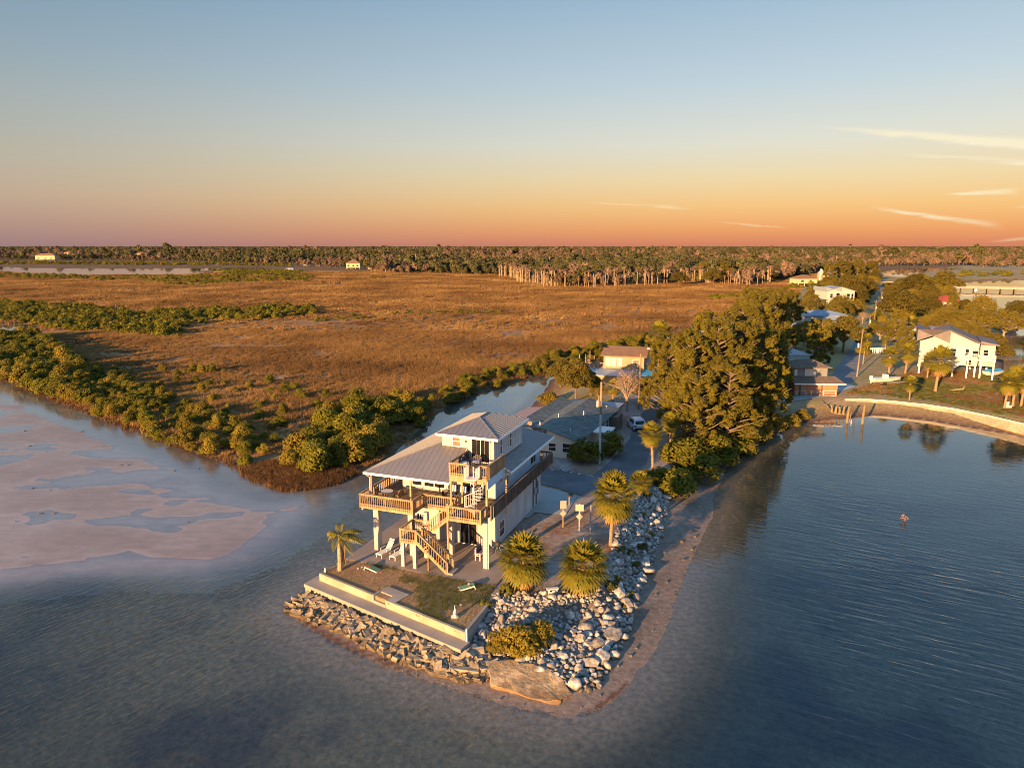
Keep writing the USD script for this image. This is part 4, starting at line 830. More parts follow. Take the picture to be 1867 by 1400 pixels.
for k in range(3): obj('leg', MB().bar((.15 * math.cos(k * 2.1), .15 * math.sin(k * 2.1), .55), (.28 * math.cos(k * 2.1), .28 * math.sin(k * 2.1), 0), .03), 'galvanised', gr)
bn = hthing('dark_bin', 'black bin standing under the stairs', 'bin', -5.1, -.2, .005); obj('body', MB().tube([(0, 0, 0), (0, 0, .62)], (.2, .25), 12), 'black_rubber', bn); obj('lid', MB().tube([(0, 0, .62), (0, 0, .68)], (.27, .22), 12), 'wire_black', bn)
def cornhole(label, px_, py_, rz, m):
    p = at(px_, py_, 1.6); t = thing('cornhole_board', label, 'game board', (p[0], p[1], 1.587), rz, 'bean bag boards on the lawn')
    c0, c1 = np.array([0, -.6, .09]), np.array([0, .6, .34])
    P = Polygon([(-.30, -.6), (.30, -.6), (.30, .6), (-.30, .6)]).difference(Point(0, .36).buffer(.08)); v = trimesh.creation.extrude_polygon(P, .02, engine='earcut'); q = np.array(v.vertices); q[:, 2] += .09 + (q[:, 1] + .6) * .25 / 1.2
    obj('playing_board', (q, np.array(v.faces)), m, t)
    fr = MB()
    for x in (-.30, .30): fr.bar((x, -.6, .05), (x, .6, .30), .03, .09)
    fr.bar((-.3, -.6, .05), (.3, -.6, .05), .03, .09); fr.bar((-.3, .6, .30), (.3, .6, .30), .03, .09); obj('frame', fr, 'white_trim', t)
    for x in (-.27, .27): obj('leg', MB().bar((x, .58, .28), (x, .66, 0), .05), 'white_trim', t)
    return t
t = cornhole('green and red bean bag board near the queen palm', 679, 1039, 1.15, 'green_paint'); obj('red_panel', MB().hexa([(-.2, .1, .245), (.02, .1, .245), (.02, .55, .338), (-.2, .55, .338), (-.2, .1, .262), (.02, .1, .262), (.02, .55, .356), (-.2, .55, .356)]), 'orange_paint', t)
t = cornhole('pale green bean bag board with brown end near the patio', 851, 1073, -1.35, 'green_paint'); obj('brown_panel', MB().hexa([(-.29, .1, .245), (.29, .1, .245), (.29, .25, .278), (-.29, .25, .278), (-.29, .1, .262), (.29, .1, .262), (.29, .25, .294), (-.29, .25, .294)]), 'brick_wall', t)
for k, (x, y, m_) in enumerate([(836.5, 1070, 'white_cloth'), (661, 1034, 'white_cloth'), (855, 1069.5, 'white_cloth'), (653, 1036, 'white_cloth'), (695, 1043, 'orange_paint'), (840, 1102, 'white_cloth')]):
    p = at(x, y, 1.6); z = 1.60 if k != 2 else 1.88; b = MB().mesh(trimesh.creation.icosphere(2, 1.0)); v, f = b.arrays()
    o = obj('bean_bag', (v * [.09, .08, .035] + [p[0], p[1], z], f), m_); tag(o, ['white bean bag left of the pale green board', 'white bean bag left of the red and green board', 'white bean bag lying on the pale green board', 'white bean bag nearest the queen palm', 'orange bean bag off the end of the red and green board', 'white bean bag alone near the garden ornament'][k], 'bean bag')
p = at(829, 1126, 1.6); st = thing('garden_ornament', 'slim white wading bird ornament on a rough stone base', 'ornament', (p[0], p[1], 1.587))
obj('stone_base', MB().mesh(rock(55)).turned(0, (0, 0, .10), .55), 'boulder', st); obj('bird_body', MB().tube([(0, 0, .2), (0, .0, .42), (.03, 0, .62), (.02, 0, .78), (.0, 0, .95), (.03, 0, 1.02)], (.05, .09, .08, .04, .03, .045), 8), 'white_plastic', st); obj('beak', MB().tube([(.05, 0, 1.02), (.17, 0, .98)], (.02, .005), 5), 'tan_wicker', st)
p = g3(1007, 1081, 1.5); bch = thing('garden_bench', 'short white concrete bench facing the rock bank', 'bench', p, .25)
obj('seat', MB().box(-.48, -.16, .36, .48, .16, .43), 'white_trim', bch)
for x in (-.32, .32): obj('leg', MB().box(x - .06, -.13, 0, x + .06, .13, .36), 'white_trim', bch)
def sign(label, px_, py_, h, plate, dia, m='pole_wood', face=0.15):
    p = g3(px_, py_, 1.5); t = thing('road_sign', label, 'sign', p, face)
    obj('post', MB().box(-.06, -.06, 0, .06, .06, h), m, t)
    if plate: w, hh, z = plate; obj('sign_plate', MB().box(-w / 2, -.10, z, w / 2, -.07, z + hh), 'sign_back', t)
    if dia: w, z = dia; b = MB(); b.hexa([(0, -.10, z - w), (w, -.10, z), (w, -.07, z), (0, -.07, z - w), (-w, -.10, z), (0, -.10, z + w), (0, -.07, z + w), (-w, -.07, z)]) if False else b.bar((0, -.085, z - w * .70), (0, -.085, z + w * .70), w * 1.41, .03); v, f = b.arrays(); c, s = math.cos(PI / 4), math.sin(PI / 4); v = np.c_[v[:, 0] * c - (v[:, 2] - z) * s, v[:, 1], v[:, 0] * s + (v[:, 2] - z) * c + z]; obj('diamond_plate', (v, f), 'sign_back', t)
sign('leftmost sign with square and diamond plates on a wooden post', 1026, 961, 2.75, (.62, .80, 1.95), (.34, 1.45)); sign('sign with square and diamond plates on a thin post beside the palm', 1056, 967, 2.75, (.78, .66, 2.02), (.33, 1.45), 'galvanised', -.1); sign('bare slim sign post against the tall palm', 1076, 971, 2.8, None, None, 'galvanised')
p = g3(1038, 921, 1.5); mb_ = thing('mailbox', 'black mailbox on a wooden post at the edge of the driveway', 'mailbox', p, -.5)
obj('post', MB().box(-.06, -.06, 0, .06, .06, 1.05), 'pole_wood', mb_); obj('box', MB().box(-.14, -.32, 1.05, .14, .32, 1.2).tube([(0, -.32, 1.2), (0, .32, 1.2)], .14, 12), 'wire_black', mb_); obj('newspaper_tube', MB().box(.18, -.3, 1.02, .34, .3, 1.16), 'wire_black', mb_)

# ------------------------------------------------------------------ the parked car
def car(label, loc, rz):
    t = thing('parked_car', label, 'car', loc, rz); L, Wd = 2.3, .92
    prof = [(-2.28, .42), (-2.30, .95), (-2.05, 1.02), (-1.45, 1.60), (-1.2, 1.66), (.35, 1.66), (.75, 1.58), (1.35, 1.08), (2.15, .95), (2.30, .72), (2.30, .40), (1.9, .28), (-1.95, .28)]
    P = trimesh.creation.extrude_polygon(Polygon(prof).buffer(.04).buffer(-.0), 2 * Wd, engine='earcut'); v = np.array(P.vertices); y, z, x = v[:, 0], v[:, 1], v[:, 2] - Wd
    x = x * np.where(z > 1.05, 1 - .20 * (z - 1.05) / .6, 1.0); obj('body', (np.c_[x, y, z], np.array(P.faces)[:, ::-1]), 'car_paint', t, smooth=30)
    def quad(nm, pts, m, off): b = MB(); pts = np.array(pts, float); off = np.array(off); b.hexa(np.vstack([pts, pts + off])); obj(nm, b, m, t)
    obj('rear_window', MB().hexa([(-.70, -2.05, 1.09), (.70, -2.05, 1.09), (.70, -2.0, 1.09), (-.70, -2.0, 1.09), (-.62, -1.63, 1.52), (.62, -1.63, 1.52), (.62, -1.55, 1.52), (-.62, -1.55, 1.52)]), 'window_dark', t)
    for s in (-1, 1):
        for y0, y1, z0 in ((-1.5, -.45, 1.1), (-.38, .55, 1.1)): xa, xb = s * .935, s * .845; obj('side_window', MB().hexa([(xa - .02, y0 + (-.1), 1.1), (xa + .02, y0 - .1, 1.1), (xa + .02, y1 + .15, 1.1), (xa - .02, y1 + .15, 1.1), (xb - .02, y0 + .25, 1.54), (xb + .02, y0 + .25, 1.54), (xb + .02, y1, 1.54), (xb - .02, y1, 1.54)]), 'window_dark', t)
        for y in (-1.4, 1.42): w = obj('wheel', MB().tube([(s * .80, y, .34), (s * .95, y, .34)], .34, 16), 'black_rubber', t); obj('rim', MB().tube([(s * .94, y, .34), (s * .965, y, .34)], .21, 12), 'chrome', w)
        obj('tail_lamp', MB().cbox((s * .80, -2.30, .92), (.26, .12, .20)), 'tail_lens', t); obj('roof_rail', MB().bar((s * .66, -1.2, 1.74), (s * .66, .4, 1.74), .04), 'chrome', t); obj('mirror', MB().cbox((s * 1.03, .72, 1.12), (.16, .1, .12)), 'car_paint', t)
    obj('rear_bumper', MB().box(-.88, -2.36, .38, .88, -2.26, .62), 'wire_black', t); obj('number_plate', MB().box(-.17, -2.37, .78, .17, -2.345, .92), 'white_plastic', t)
p = g3(1160, 781, 1.5); car('white hatchback car parked on the lane beside the grey shingled house', (p[0], p[1], p[2] + .04), .10)

# ------------------------------------------------------------------ plants: sources
def unit(v): return v / np.maximum(np.linalg.norm(v, axis=-1, keepdims=True), 1e-9)
def leaves(r, P, N, size, el=1.6, jit=.5):
    """rhombic leaf clusters at the points P, facing roughly along N"""
    n = len(P); N = unit(N + r.normal(0, jit, (n, 3))); a = unit(np.cross(N, r.normal(size=(n, 3)))); b = np.cross(N, a)
    s = (size * r.uniform(.6, 1.35, n))[:, None]; bend = N * s * .25
    V = np.stack([P - a * s * el / 2, P + b * s / 2 - bend, P + a * s * el / 2, P - b * s / 2 - bend], 1).reshape(-1, 3)
    i = np.arange(n) * 4; return V, np.vstack([np.c_[i, i + 1, i + 2], np.c_[i, i + 2, i + 3]])
def lobe(r, c, rad, n, size, el=1.6, lo=.55, down=-.5, jit=.5, up=.35):
    d = unit(r.normal(size=(n * 3, 3))); d = d[d[:, 2] > down][:n]
    rr_ = (lo + (1 - lo) * r.random((len(d), 1)) ** .6); return leaves(r, np.asarray(c) + d * rr_ * np.asarray(rad), d + np.array([0, 0, up]), size, el, jit)
def shrub(seed, w, h, nl, n, size, stems=True, leafm='mangrove_leaf', el=1.5):
    r = np.random.default_rng(seed); f = MB(); st = MB()
    for k in range(nl):
        a = r.uniform(0, 6.28); q = math.sqrt(r.random()) * w * .36; R = w * r.uniform(.15, .27); z = h * r.uniform(.34, .80) * (1 - .45 * (q / (w * .36)) ** 2)
        c = np.array([q * math.cos(a), q * math.sin(a), z]); f.add(*lobe(r, c, (R, R, R * r.uniform(.7, 1.0)), n // nl, size, el, .5))
        if stems: st.tube([(c[0] * .3, c[1] * .3, -.1), (c[0] * .7, c[1] * .7, z * .5), tuple(c)], (.05, .035, .015), 4, False)
    f.add(*lobe(r, (0, 0, h * .25), (w * .46, w * .46, h * .30), n // 5, size, el, .6, -.1))
    return [('crown', f, leafm)] + ([('stem', st, 'bark')] if stems else [])
shrubs = [source(f'shrub_{k}', shrub(100 + k, 3.6, 2.7 + .3 * (k % 3), 13, 1700, .20, True, 'mangrove_leaf' if k < 4 else 'mangrove_pale')) for k in range(6)]
weeds = [source(f'weed_{k}', shrub(130 + k, 1.3, .8, 6, 260, .13, False, 'weed_leaf')) for k in range(3)]
thick = [source(f'thicket_{k}', shrub(140 + k, 4.2, 2.5, 9, 420, .45, False, 'mangrove_leaf' if k else 'mangrove_pale')) for k in range(3)]
def broad(seed, h, w, nl, n, size, leafm='oak_leaf', bare=False, barkm='bark', low=.13):
    r = np.random.default_rng(seed); f = MB(); tr = MB(); lm = MB()
    tr.tube([(0, 0, -.3), (.05 * h * r.normal() * .3, .02 * h, h * .18), (.03 * h * r.normal(), .02 * h * r.normal(), h * .42)], (.034 * h, .026 * h, .018 * h), 8)
    for k in range(nl):
        a = k * 2.4 + r.uniform(-.4, .4); q = math.sqrt((k + .5) / nl) * w * .42; z = h * (low + .12 + (.88 - low - .12) * (1 - (q / (w * .42)) ** 2 * .75) * r.uniform(.72, 1.05)); R = w * r.uniform(.10, .19)
        c = np.array([q * math.cos(a), q * math.sin(a), z])
        if not bare: f.add(*lobe(r, c, (R, R, R * .78), n // nl, size, 1.5, .45))
        m_ = np.array([c[0] * .35, c[1] * .35, h * .36 + .3 * (z - h * .36)]); lm.tube([(0, 0, h * .25), tuple(m_), tuple(c * [.92, .92, 1])], (.012 * h, .008 * h, .003 * h), 5, False)
        if bare:
            for j in range(9): e = c + r.normal(size=3) * R * [1, 1, .7]; lm.tube([tuple(m_ + (c - m_) * r.uniform(.3, 1)), tuple(e), tuple(e + r.normal(size=3) * R * .5)], (.004 * h, .0025 * h, .001 * h), 3, False)
    if bare: f.add(*leaves(r, np.vstack([np.asarray(v)[::3] for v in lm.v[3:]]) + r.normal(0, .12, (sum(len(np.asarray(v)[::3]) for v in lm.v[3:]), 3)), r.normal(size=(sum(len(np.asarray(v)[::3]) for v in lm.v[3:]), 3)), size, 2.2))
    return [('trunk', tr, barkm), ('limb', lm, barkm), ('crown', f, leafm)]
oaks = [source(f'oak_{k}', broad(200 + k, 9, 9.5, 34, 6500, .30)) for k in range(3)]
paleoaks = [source(f'pale_oak_{k}', broad(210 + k, 9, 11, 40, 3600, .26, 'mangrove_pale', False, 'pale_bark', .16)) for k in range(2)]
baretree = source('bare_tree', broad(220, 8, 6.5, 22, 0, .13, 'pink_twig', True, 'pale_bark', .35))
def pine(seed, h, w, npl, n, size, low=.12, barkm='pine_bark'):
    r = np.random.default_rng(seed); f = MB(); tr = MB(); lm = MB()
    tr.tube([(0, 0, -.3), (.1, .05, h * .4), (0, .1, h * .96)], (.022 * h, .014 * h, .003 * h), 8)
    for k in range(npl):
        t = (k + .5) / npl; z0 = h * (low + .84 * t ** .9); a = k * 2.4 + r.uniform(-.6, .6); reach = w * .5 * (1 - .60 * t ** 1.7) * r.uniform(.50, 1.12)
        d = np.array([math.cos(a), math.sin(a), 0]); c = d * reach * .85 + [0, 0, z0 + reach * r.uniform(.0, .35)]
        R = w * r.uniform(.042, .082)
        for q in range(3):
            cc = c + r.normal(0, .55, 3) * R * [1, 1, .8]; Rq = R * r.uniform(.6, 1.0); f.add(*lobe(r, cc, (Rq, Rq, Rq * r.uniform(.9, 1.35)), n // npl // 3, size, 2.4, .78, -.7, .38, .5))
        lm.tube([(0, .05, z0 - reach * .25), tuple(d * reach * .45 + [0, 0, z0]), tuple(c), tuple(c + d * R * 1.3 + [0, 0, R * .9])], (.009 * h, .006 * h, .0035 * h, .002 * h), 4, False)
    return [('trunk', tr, barkm), ('limb', lm, barkm), ('crown', f, 'pine_leaf')]
pines = [source(f'pine_{k}', pine(230 + k, 15, 9.5, 84, 24000, .15)) for k in range(3)]
conic = source('conic_tree', pine(240, 11, 6.0, 60, 11000, .20, .05))
# fan palms: every frond a part
def fan(r, base, d, pet, R, droop, ns=15, spread=1.75):
    d = unit(d); side = unit(np.cross(d, [0, 0, 1.0]) + 1e-6); nrm = np.cross(side, d); hub = base + d * pet + np.array([0, 0, -droop * pet * .25]); mb = MB()
    mb.bar(base, hub, .035, .02)
    for k in range(ns):
        t = (k / (ns - 1) * 2 - 1) * spread; v = d * math.cos(t) + side * math.sin(t); L = R * (1 - .22 * abs(t) / spread) * r.uniform(.88, 1.08)
        fold = nrm * (.10 * (1 if k % 2 else -1) * L * .25); w = unit(np.cross(v, nrm)) * R * .085
        m_ = hub + v * L * .55 + fold - [0, 0, droop * L * .12]; tip = hub + v * L - np.array([0, 0, droop * L * r.uniform(.35, .65)])
        mb.add([hub, m_ - w, m_ + w, tip], [[0, 1, 2], [1, 3, 2]])
    return mb
def sabal(name, seed, h, R, nf, dead=9, lean=(0, 0), skirt=True):
    r = np.random.default_rng(seed); root = source(name); top = np.array([lean[0], lean[1], h])
    tr = MB().tube([(0, 0, -.25), tuple(top * [.2, .2, .3]), tuple(top * [.6, .6, .7]), tuple(top)], (.20, .17, .165, .19), 10); obj('trunk', tr, 'palm_bark', root)
    bt = MB()
    for k in range(26): a = k * 2.4; f = .45 + .5 * k / 26; p = top * f; q = np.array([math.cos(a), math.sin(a), 0]); bt.bar(p + q * .15, p + q * .34 + [0, 0, .18], .06, .04)
    obj('leaf_boot', bt, 'dead_leaf', root)
    for k in range(nf):
        t = (k + .5) / nf; a = k * 2.39996; el = PI / 2 * (1 - 1.62 * t ** .85) + r.normal(0, .08)
        d = np.array([math.cos(a) * math.cos(el), math.sin(a) * math.cos(el), math.sin(el)])
        obj('frond', fan(r, top + [0, 0, .1], d, R * .50 * r.uniform(.85, 1.1), R * .60, .12 + .35 * t), 'palm_leaf', root)
    for k in range(dead):
        a = k * 2.4 + .5; el = -1.05 + r.normal(0, .12); d = np.array([math.cos(a) * math.cos(el), math.sin(a) * math.cos(el), math.sin(el)])
        obj('dead_frond', fan(r, top - [0, 0, .15], d, R * .40, R * .42, .9, 11, 1.2), 'dead_leaf', root)
    return root
palmA, palmB, palmC = sabal('palm_low', 300, 2.3, 2.05, 46, 12), sabal('palm_mid', 301, 3.0, 2.1, 50, 12, (.15, .1)), sabal('palm_tall', 302, 4.6, 2.35, 54, 14, (.2, -.1))
palmD = sabal('palm_slender', 303, 6.0, 1.9, 40, 8, (.4, .2)); palmE = sabal('palm_far', 304, 4.2, 2.1, 34, 12, (-.3, .1))
def queen(root):
    r = np.random.default_rng(310); top = np.array([.12, .0, 2.75])
    obj('trunk', MB().tube([(0, 0, -.1), (.03, 0, .8), (.02, 0, 1.9), tuple(top)], (.20, .165, .15, .11), 10), 'pale_bark', root)
    for k in range(11):
        a = k * 2.4; el = .95 - .10 * k; w = np.array([.55, .1, 0]); d = unit(np.array([math.cos(a) * math.cos(el), math.sin(a) * math.cos(el), math.sin(el)]) + w * .6); L = r.uniform(1.5, 1.95); mb = MB(); pr = []
        for s in np.linspace(0, 1, 9): pr.append(top + d * L * s + np.array([.18 * s * s, 0, -1.0 * s * s * L * .55]))
        pr = np.array(pr); mb.tube(pr, np.linspace(.03, .008, 9), 4, False)
        for s in np.linspace(.14, .99, 30):
            i = s * 8; j = min(int(i), 7); p = pr[j] + (pr[j + 1] - pr[j]) * (i - j); ax = unit(pr[j + 1] - pr[j]); sd = unit(np.cross(ax, [0, 0, 1.0])); l = .52 * math.sin(PI * (.18 + .78 * s)) * r.uniform(.8, 1.1)
            for sg in (-1, 1):
                m_ = p + sd * sg * l * .5 + ax * l * .3 + [0, 0, .02]; tip = p + sd * sg * l * .75 + ax * l * .55 - np.array([0, 0, l * .55]); ww = ax * .03; mb.add([p, m_ - ww, m_ + ww, tip], [[0, 1, 2], [1, 3, 2]])
        obj('frond', mb, 'palm_leaf', root)
    for k in range(3):
        a = .6 + k * .5; mb = MB(); p0 = top - [0, 0, .1]; pts = [p0, p0 + [.2 * math.cos(a), .2 * math.sin(a), -.3], p0 + [.34 * math.cos(a), .34 * math.sin(a), -1.1], p0 + [.30 * math.cos(a), .3 * math.sin(a), -1.9]]; mb.tube(pts, (.03, .03, .02, .01), 4, False)
        for s in np.linspace(.3, 1, 14): q = np.array(pts[1]) + (np.array(pts[3]) - np.array(pts[1])) * s; mb.add([q, q + [.07, .05, -.3], q + [-.05, .07, -.3]], [[0, 1, 2]])
        obj('dead_frond', mb, 'dead_leaf', root)
p = at(620, 1039, 1.6); qp = thing('queen_palm', 'feather leaved palm bent by the wind at the left end of the lawn', 'palm', (p[0], p[1], 1.58), 0, None, 1.12); queen(qp.GetPath())
# marsh grass
def tuft(seed, n, h, w, m, lean=.35, bw=.035):
    r = np.random.default_rng(seed); a = r.uniform(0, 6.28, n); q = np.sqrt(r.random(n)) * w; B = np.c_[q * np.cos(a), q * np.sin(a), np.full(n, -.1)]
    t = r.normal(0, lean, (n, 2)) + [.12, .05]; H = h * r.uniform(.6, 1.15, n); b = r.uniform(0, 6.28, n); wv = np.c_[np.cos(b), np.sin(b), np.zeros(n)] * bw * r.uniform(.7, 1.4, (n, 1))
    mid_ = B + np.c_[t * .35, np.ones(n)] * H[:, None] * .6; tip = B + np.c_[t, np.ones(n)] * H[:, None]
    V = np.stack([B - wv, B + wv, mid_ + wv * .8, mid_ - wv * .8, tip], 1).reshape(-1, 3); i = np.arange(n) * 5
    return [('blade', (V, np.vstack([np.c_[i, i + 1, i + 2], np.c_[i, i + 2, i + 3], np.c_[i + 3, i + 2, i + 4]])), m)]
tufts = [source(f'tuft_{k}', tuft(400 + k, 34, .95, .62, 'marsh_blade')) for k in range(3)]
bigtufts = [source(f'big_tuft_{k}', tuft(410 + k, 60, 1.15, 2.0, 'marsh_blade', .3, .12)) for k in range(3)]
rusts = [source(f'rust_{k}', tuft(420 + k, 40, .55, .40, 'rust_blade', .25, .022)) for k in range(2)]
greens = [source(f'turf_{k}', tuft(430 + k, 30, .20, .26, 'weed_leaf', .4, .018)) for k in range(2)]
straws = [source(f'straw_{k}', tuft(440 + k, 26, .16, .32, 'dead_leaf', .8, .018)) for k in range(2)]
# far woods
fars = [source(f'far_tree_{k}', [('crown', MB().add(*lobe(np.random.default_rng(500 + k), (0, 0, 6.2), (2.9, 2.9, 2.6), 120, 1.05, 1.5, .45)).add(*lobe(np.random.default_rng(520 + k), (1.3, .8, 8.2), (1.9, 1.9, 1.7), 60, .95, 1.5, .45)).add(*lobe(np.random.default_rng(540 + k), (-1.2, -.8, 4.6), (2.2, 2.0, 2.0), 60, 1.0, 1.5, .45)), 'far_leaf' if k < 3 else 'far_brown'), ('trunk', MB().tube([(0, 0, 0), (.2, 0, 7)], (.17, .08), 5, False), 'snag_wood' if k % 2 else 'bark')]) for k in range(5)]
fpalm = source('far_palm', [('crown', MB().add(*lobe(np.random.default_rng(560), (0, 0, 9.3), (1.7, 1.7, 1.5), 60, .85, 2.6, .3)), 'far_leaf'), ('trunk', MB().tube([(0, 0, 0), (.1, 0, 9)], (.2, .16), 5, False), 'snag_wood')])
clumps = [source(f'far_clump_{k}', [('crown', MB().add(*np.array([0]) if False else lobe(np.random.default_rng(570 + k), (0, 0, 6), (14, 14, 6.5), 300, 3.0, 1.5, .7, .0)), 'far_leaf')]) for k in range(2)]
snags = [source(f'snag_{k}', [('trunk', MB().tube([(0, 0, -.3), (.05, .1, 4), ((-1) ** k * .25, .1, 8.5)], (.24, .20, .15), 6), 'snag_wood'), ('branch', MB().tube([(0, .1, 6), (.7 * (-1) ** k, .2, 7.6)], (.08, .04), 4).tube([(0, .1, 5), (-.6, -.2, 6.2)], (.07, .03), 4), 'snag_wood')] if k < 2 else [('trunk', MB().tube([(0, 0, -.3), (.1, 0, 5), (.05, .1, 9)], (.22, .19, .2), 6), 'snag_wood'), ('crown', MB().add(*lobe(np.random.default_rng(590 + k), (0, .1, 9.2), (1.2, 1.2, 1.0), 40, .7, 2.4, .3)), 'far_brown')]) for k in range(4)]

# ------------------------------------------------------------------ plants: where they stand
def disc(px_, py_, r_): q = at(px_, py_, 1.5); return Point(q[0], q[1]).buffer(r_)
no_tree = shapely.union_all([Polygon(ats([(1500, 704), (1532, 662), (1560, 622), (1584, 580), (1596, 552), (1603, 515), (1613, 512), (1612, 540), (1605, 570), (1592, 605), (1578, 640), (1562, 690)], 1.45)).buffer(2.0), disc(1440, 668, 7), disc(1492, 596, 11), disc(1520, 604, 8), disc(1519, 562, 11), disc(1531, 566, 8), disc(1464, 522, 14), disc(1510, 516, 14), disc(1722, 566, 9), disc(1682, 616, 8), disc(1725, 676, 12), disc(1720, 690, 8), disc(1147, 690, 10), disc(1600, 644, 5), disc(1613, 701, 6), disc(1834, 668, 6), disc(1480, 715, 9)])
rv = np.random.default_rng(77)
def sizes(n, lo, hi): return rv.uniform(lo, hi, n)
def spread(pxpoly, spacing, z=.3, seed=1, jitter=.3, world=False):
    pg = Polygon(pxpoly if world else ats(pxpoly, z)).buffer(0); r = np.random.default_rng(seed); x0, y0, x1, y1 = pg.bounds
    gx, gy_ = np.meshgrid(np.arange(x0, x1, spacing), np.arange(y0, y1, spacing)); P_ = np.c_[gx.ravel(), gy_.ravel()] + r.uniform(-.5, .5, (gx.size, 2)) * spacing * 1.5
    P_ = P_[shapely.contains_xy(pg, P_[:, 0], P_[:, 1])]; return P_[~shapely.contains_xy(water_area.buffer(-.8), P_[:, 0], P_[:, 1])]
bands = [  # outline, spacing, size range, label, group
 ([(-60, 705), (40, 704), (95, 722), (160, 750), (170, 715), (120, 640), (60, 615), (-60, 620)], 3.2, (.9, 1.45), 'broad mangrove bush in the tall clump at the left shore', 'mangroves at the left shore'),
 ([(160, 752), (250, 786), (340, 815), (430, 846), (480, 852), (520, 815), (430, 775), (330, 735), (240, 695), (170, 670), (130, 690)], 2.5, (.45, .9), 'low yellow green mangrove bush in the band along the sand flat', 'mangroves along the sand flat'),
 ([(525, 856), (600, 868), (640, 852), (684, 836), (722, 790), (775, 745), (760, 728), (700, 735), (640, 745), (570, 790)], 2.9, (.8, 1.35), 'tall rounded mangrove bush in the clump left of the stilt house', 'mangroves left of the stilt house'),
 ([(742, 800), (788, 765), (815, 742), (850, 721), (920, 702), (1000, 681), (1060, 662), (1110, 646), (1185, 630), (1185, 615), (1100, 630), (1050, 642), (1000, 655), (900, 682), (835, 700), (775, 728)], 2.9, (.45, .85), 'dark mangrove bush on the far bank of the creek', 'mangroves on the creek bank'),
 ([(240, 690), (330, 730), (480, 788), (600, 768), (700, 733), (600, 715), (480, 690), (330, 668)], 6.0, (.35, .8), 'small bush scattered in the near marsh grass', 'bushes in the near marsh'),
]
n_ind = 0
for bi, (pg, sp_, (lo, hi), lab, grp) in enumerate(bands):
    P_ = spread(pg, sp_, .3, 20 + bi); P_ = P_[np.argsort(np.hypot(P_[:, 0], P_[:, 1]))]; over = []
    for k, (x, y) in enumerate(P_):
        s = rv.uniform(lo, hi)
        if n_ind < 300 and k < 75: copy('mangrove_bush', shrubs[(k * 5 + bi) % 6], (x, y, float(gz(x, y)) - .05), rv.uniform(0, 6.28), s * np.array([1, 1, rv.uniform(.8, 1.15)]), lab, 'bush', grp); n_ind += 1
        else: over.append((x, y, s))
    if over: over = np.array(over); tag(scatter('mangrove_thicket', shrubs, np.c_[over[:, :2], gz(over[:, 0], over[:, 1])], rv.uniform(0, 6.28, len(over)), over[:, 2], rv.integers(0, 6, len(over))), 'green mangrove thicket closing up behind the nearer bushes', 'thicket', kind='stuff')
mass = []
for k, (pg, sp_, lo, hi) in enumerate([
    ([(55, 590), (120, 604), (330, 618), (330, 596), (420, 586), (500, 582), (580, 574), (560, 562), (400, 567), (250, 573), (120, 558), (-80, 553), (-80, 578)], 4.0, .7, 1.25),
    ([(560, 588), (640, 585), (720, 579), (850, 574), (960, 572), (850, 568), (720, 573), (560, 583)], 4.5, .3, .6),
    ([(-200, 512), (0, 508), (120, 511), (250, 514), (330, 524), (450, 516), (560, 516), (580, 503), (480, 493), (350, 506), (200, 506), (0, 500), (-200, 498)], 8.0, .7, 1.4),
    ([(380, 493), (560, 496), (520, 506), (420, 501)], 7.0, .8, 1.3), ([(620, 508), (760, 503), (770, 508), (640, 513)], 10, .5, .9),
    ([(-200, 486), (60, 482), (250, 484), (420, 484), (560, 487), (420, 480), (60, 478), (-200, 480)], 14.0, 1.0, 1.7),
    ([(1290, 548), (1400, 540), (1440, 528), (1380, 532), (1300, 541)], 5.0, .6, 1.1), ([(1440, 530), (1600, 505), (1600, 498), (1450, 520)], 7, .8, 1.5),
    ([(1610, 520), (1740, 520), (1736, 545), (1640, 560), (1618, 560)], 7, .7, 1.2), ([(1750, 500), (2300, 498), (2300, 505), (1750, 507)], 14, .8, 1.6),
    ([(1560, 640), (1600, 560), (1612, 560), (1590, 620), (1575, 660)], 4.5, .5, .9)]):
    P_ = spread(pg, sp_, .3, 60 + k); mass.append(np.c_[P_, rv.uniform(lo, hi, len(P_))])
mass = np.vstack(mass); tag(scatter('marsh_thicket', thick, np.c_[mass[:, :2], gz(mass[:, 0], mass[:, 1])], rv.uniform(0, 6.28, len(mass)), mass[:, 2], rv.integers(0, 3, len(mass))), 'dark green thicket in streaks across the marsh', 'thicket', kind='stuff')
# marsh grass, thinner and in larger clumps with distance
no_grass = water_area.buffer(.5)
def marsh_pts(y0, y1, dens, seed):
    r = np.random.default_rng(seed); n = int((y1 - y0) * (y1 + y0) / 2 * 1.9 * dens); y = np.sqrt(r.uniform(y0 ** 2, y1 ** 2, n)); x = r.uniform(-1.0, .75, n) * y
    ok = ~shapely.contains_xy(no_grass, x, y) & ~shapely.contains_xy(upland, x, y); P_ = np.c_[x, y][ok]; k = meshkit.fbm(np.c_[P_ * .06, np.zeros(len(P_))], 3, 4); return P_[k > .22], np.maximum(k[k > .22], .30)
for nm, (y0, y1, de, src, sc) in (('marsh_grass', (84, 235, 1.1, tufts, 1.05)), ('far_marsh_grass', (235, 760, .12, bigtufts, 1.1))):
    P_, k = marsh_pts(y0, y1, de, 31 + int(y0)); s = (.62 + 1.1 * (k - .30)) * rv.uniform(.75, 1.25, len(P_)) * sc
    if nm == 'far_marsh_grass': P_[:, 0] += 0; s = s * np.clip(P_[:, 1] / 330, .8, 1.5)
    tag(scatter(nm, src, np.c_[P_, gz(P_[:, 0], P_[:, 1])], rv.uniform(0, 6.28, len(P_)), np.c_[s, s, s * .85], rv.integers(0, 3, len(P_))), 'tawny orange marsh grass covering the open marsh', 'marsh grass', kind='stuff')
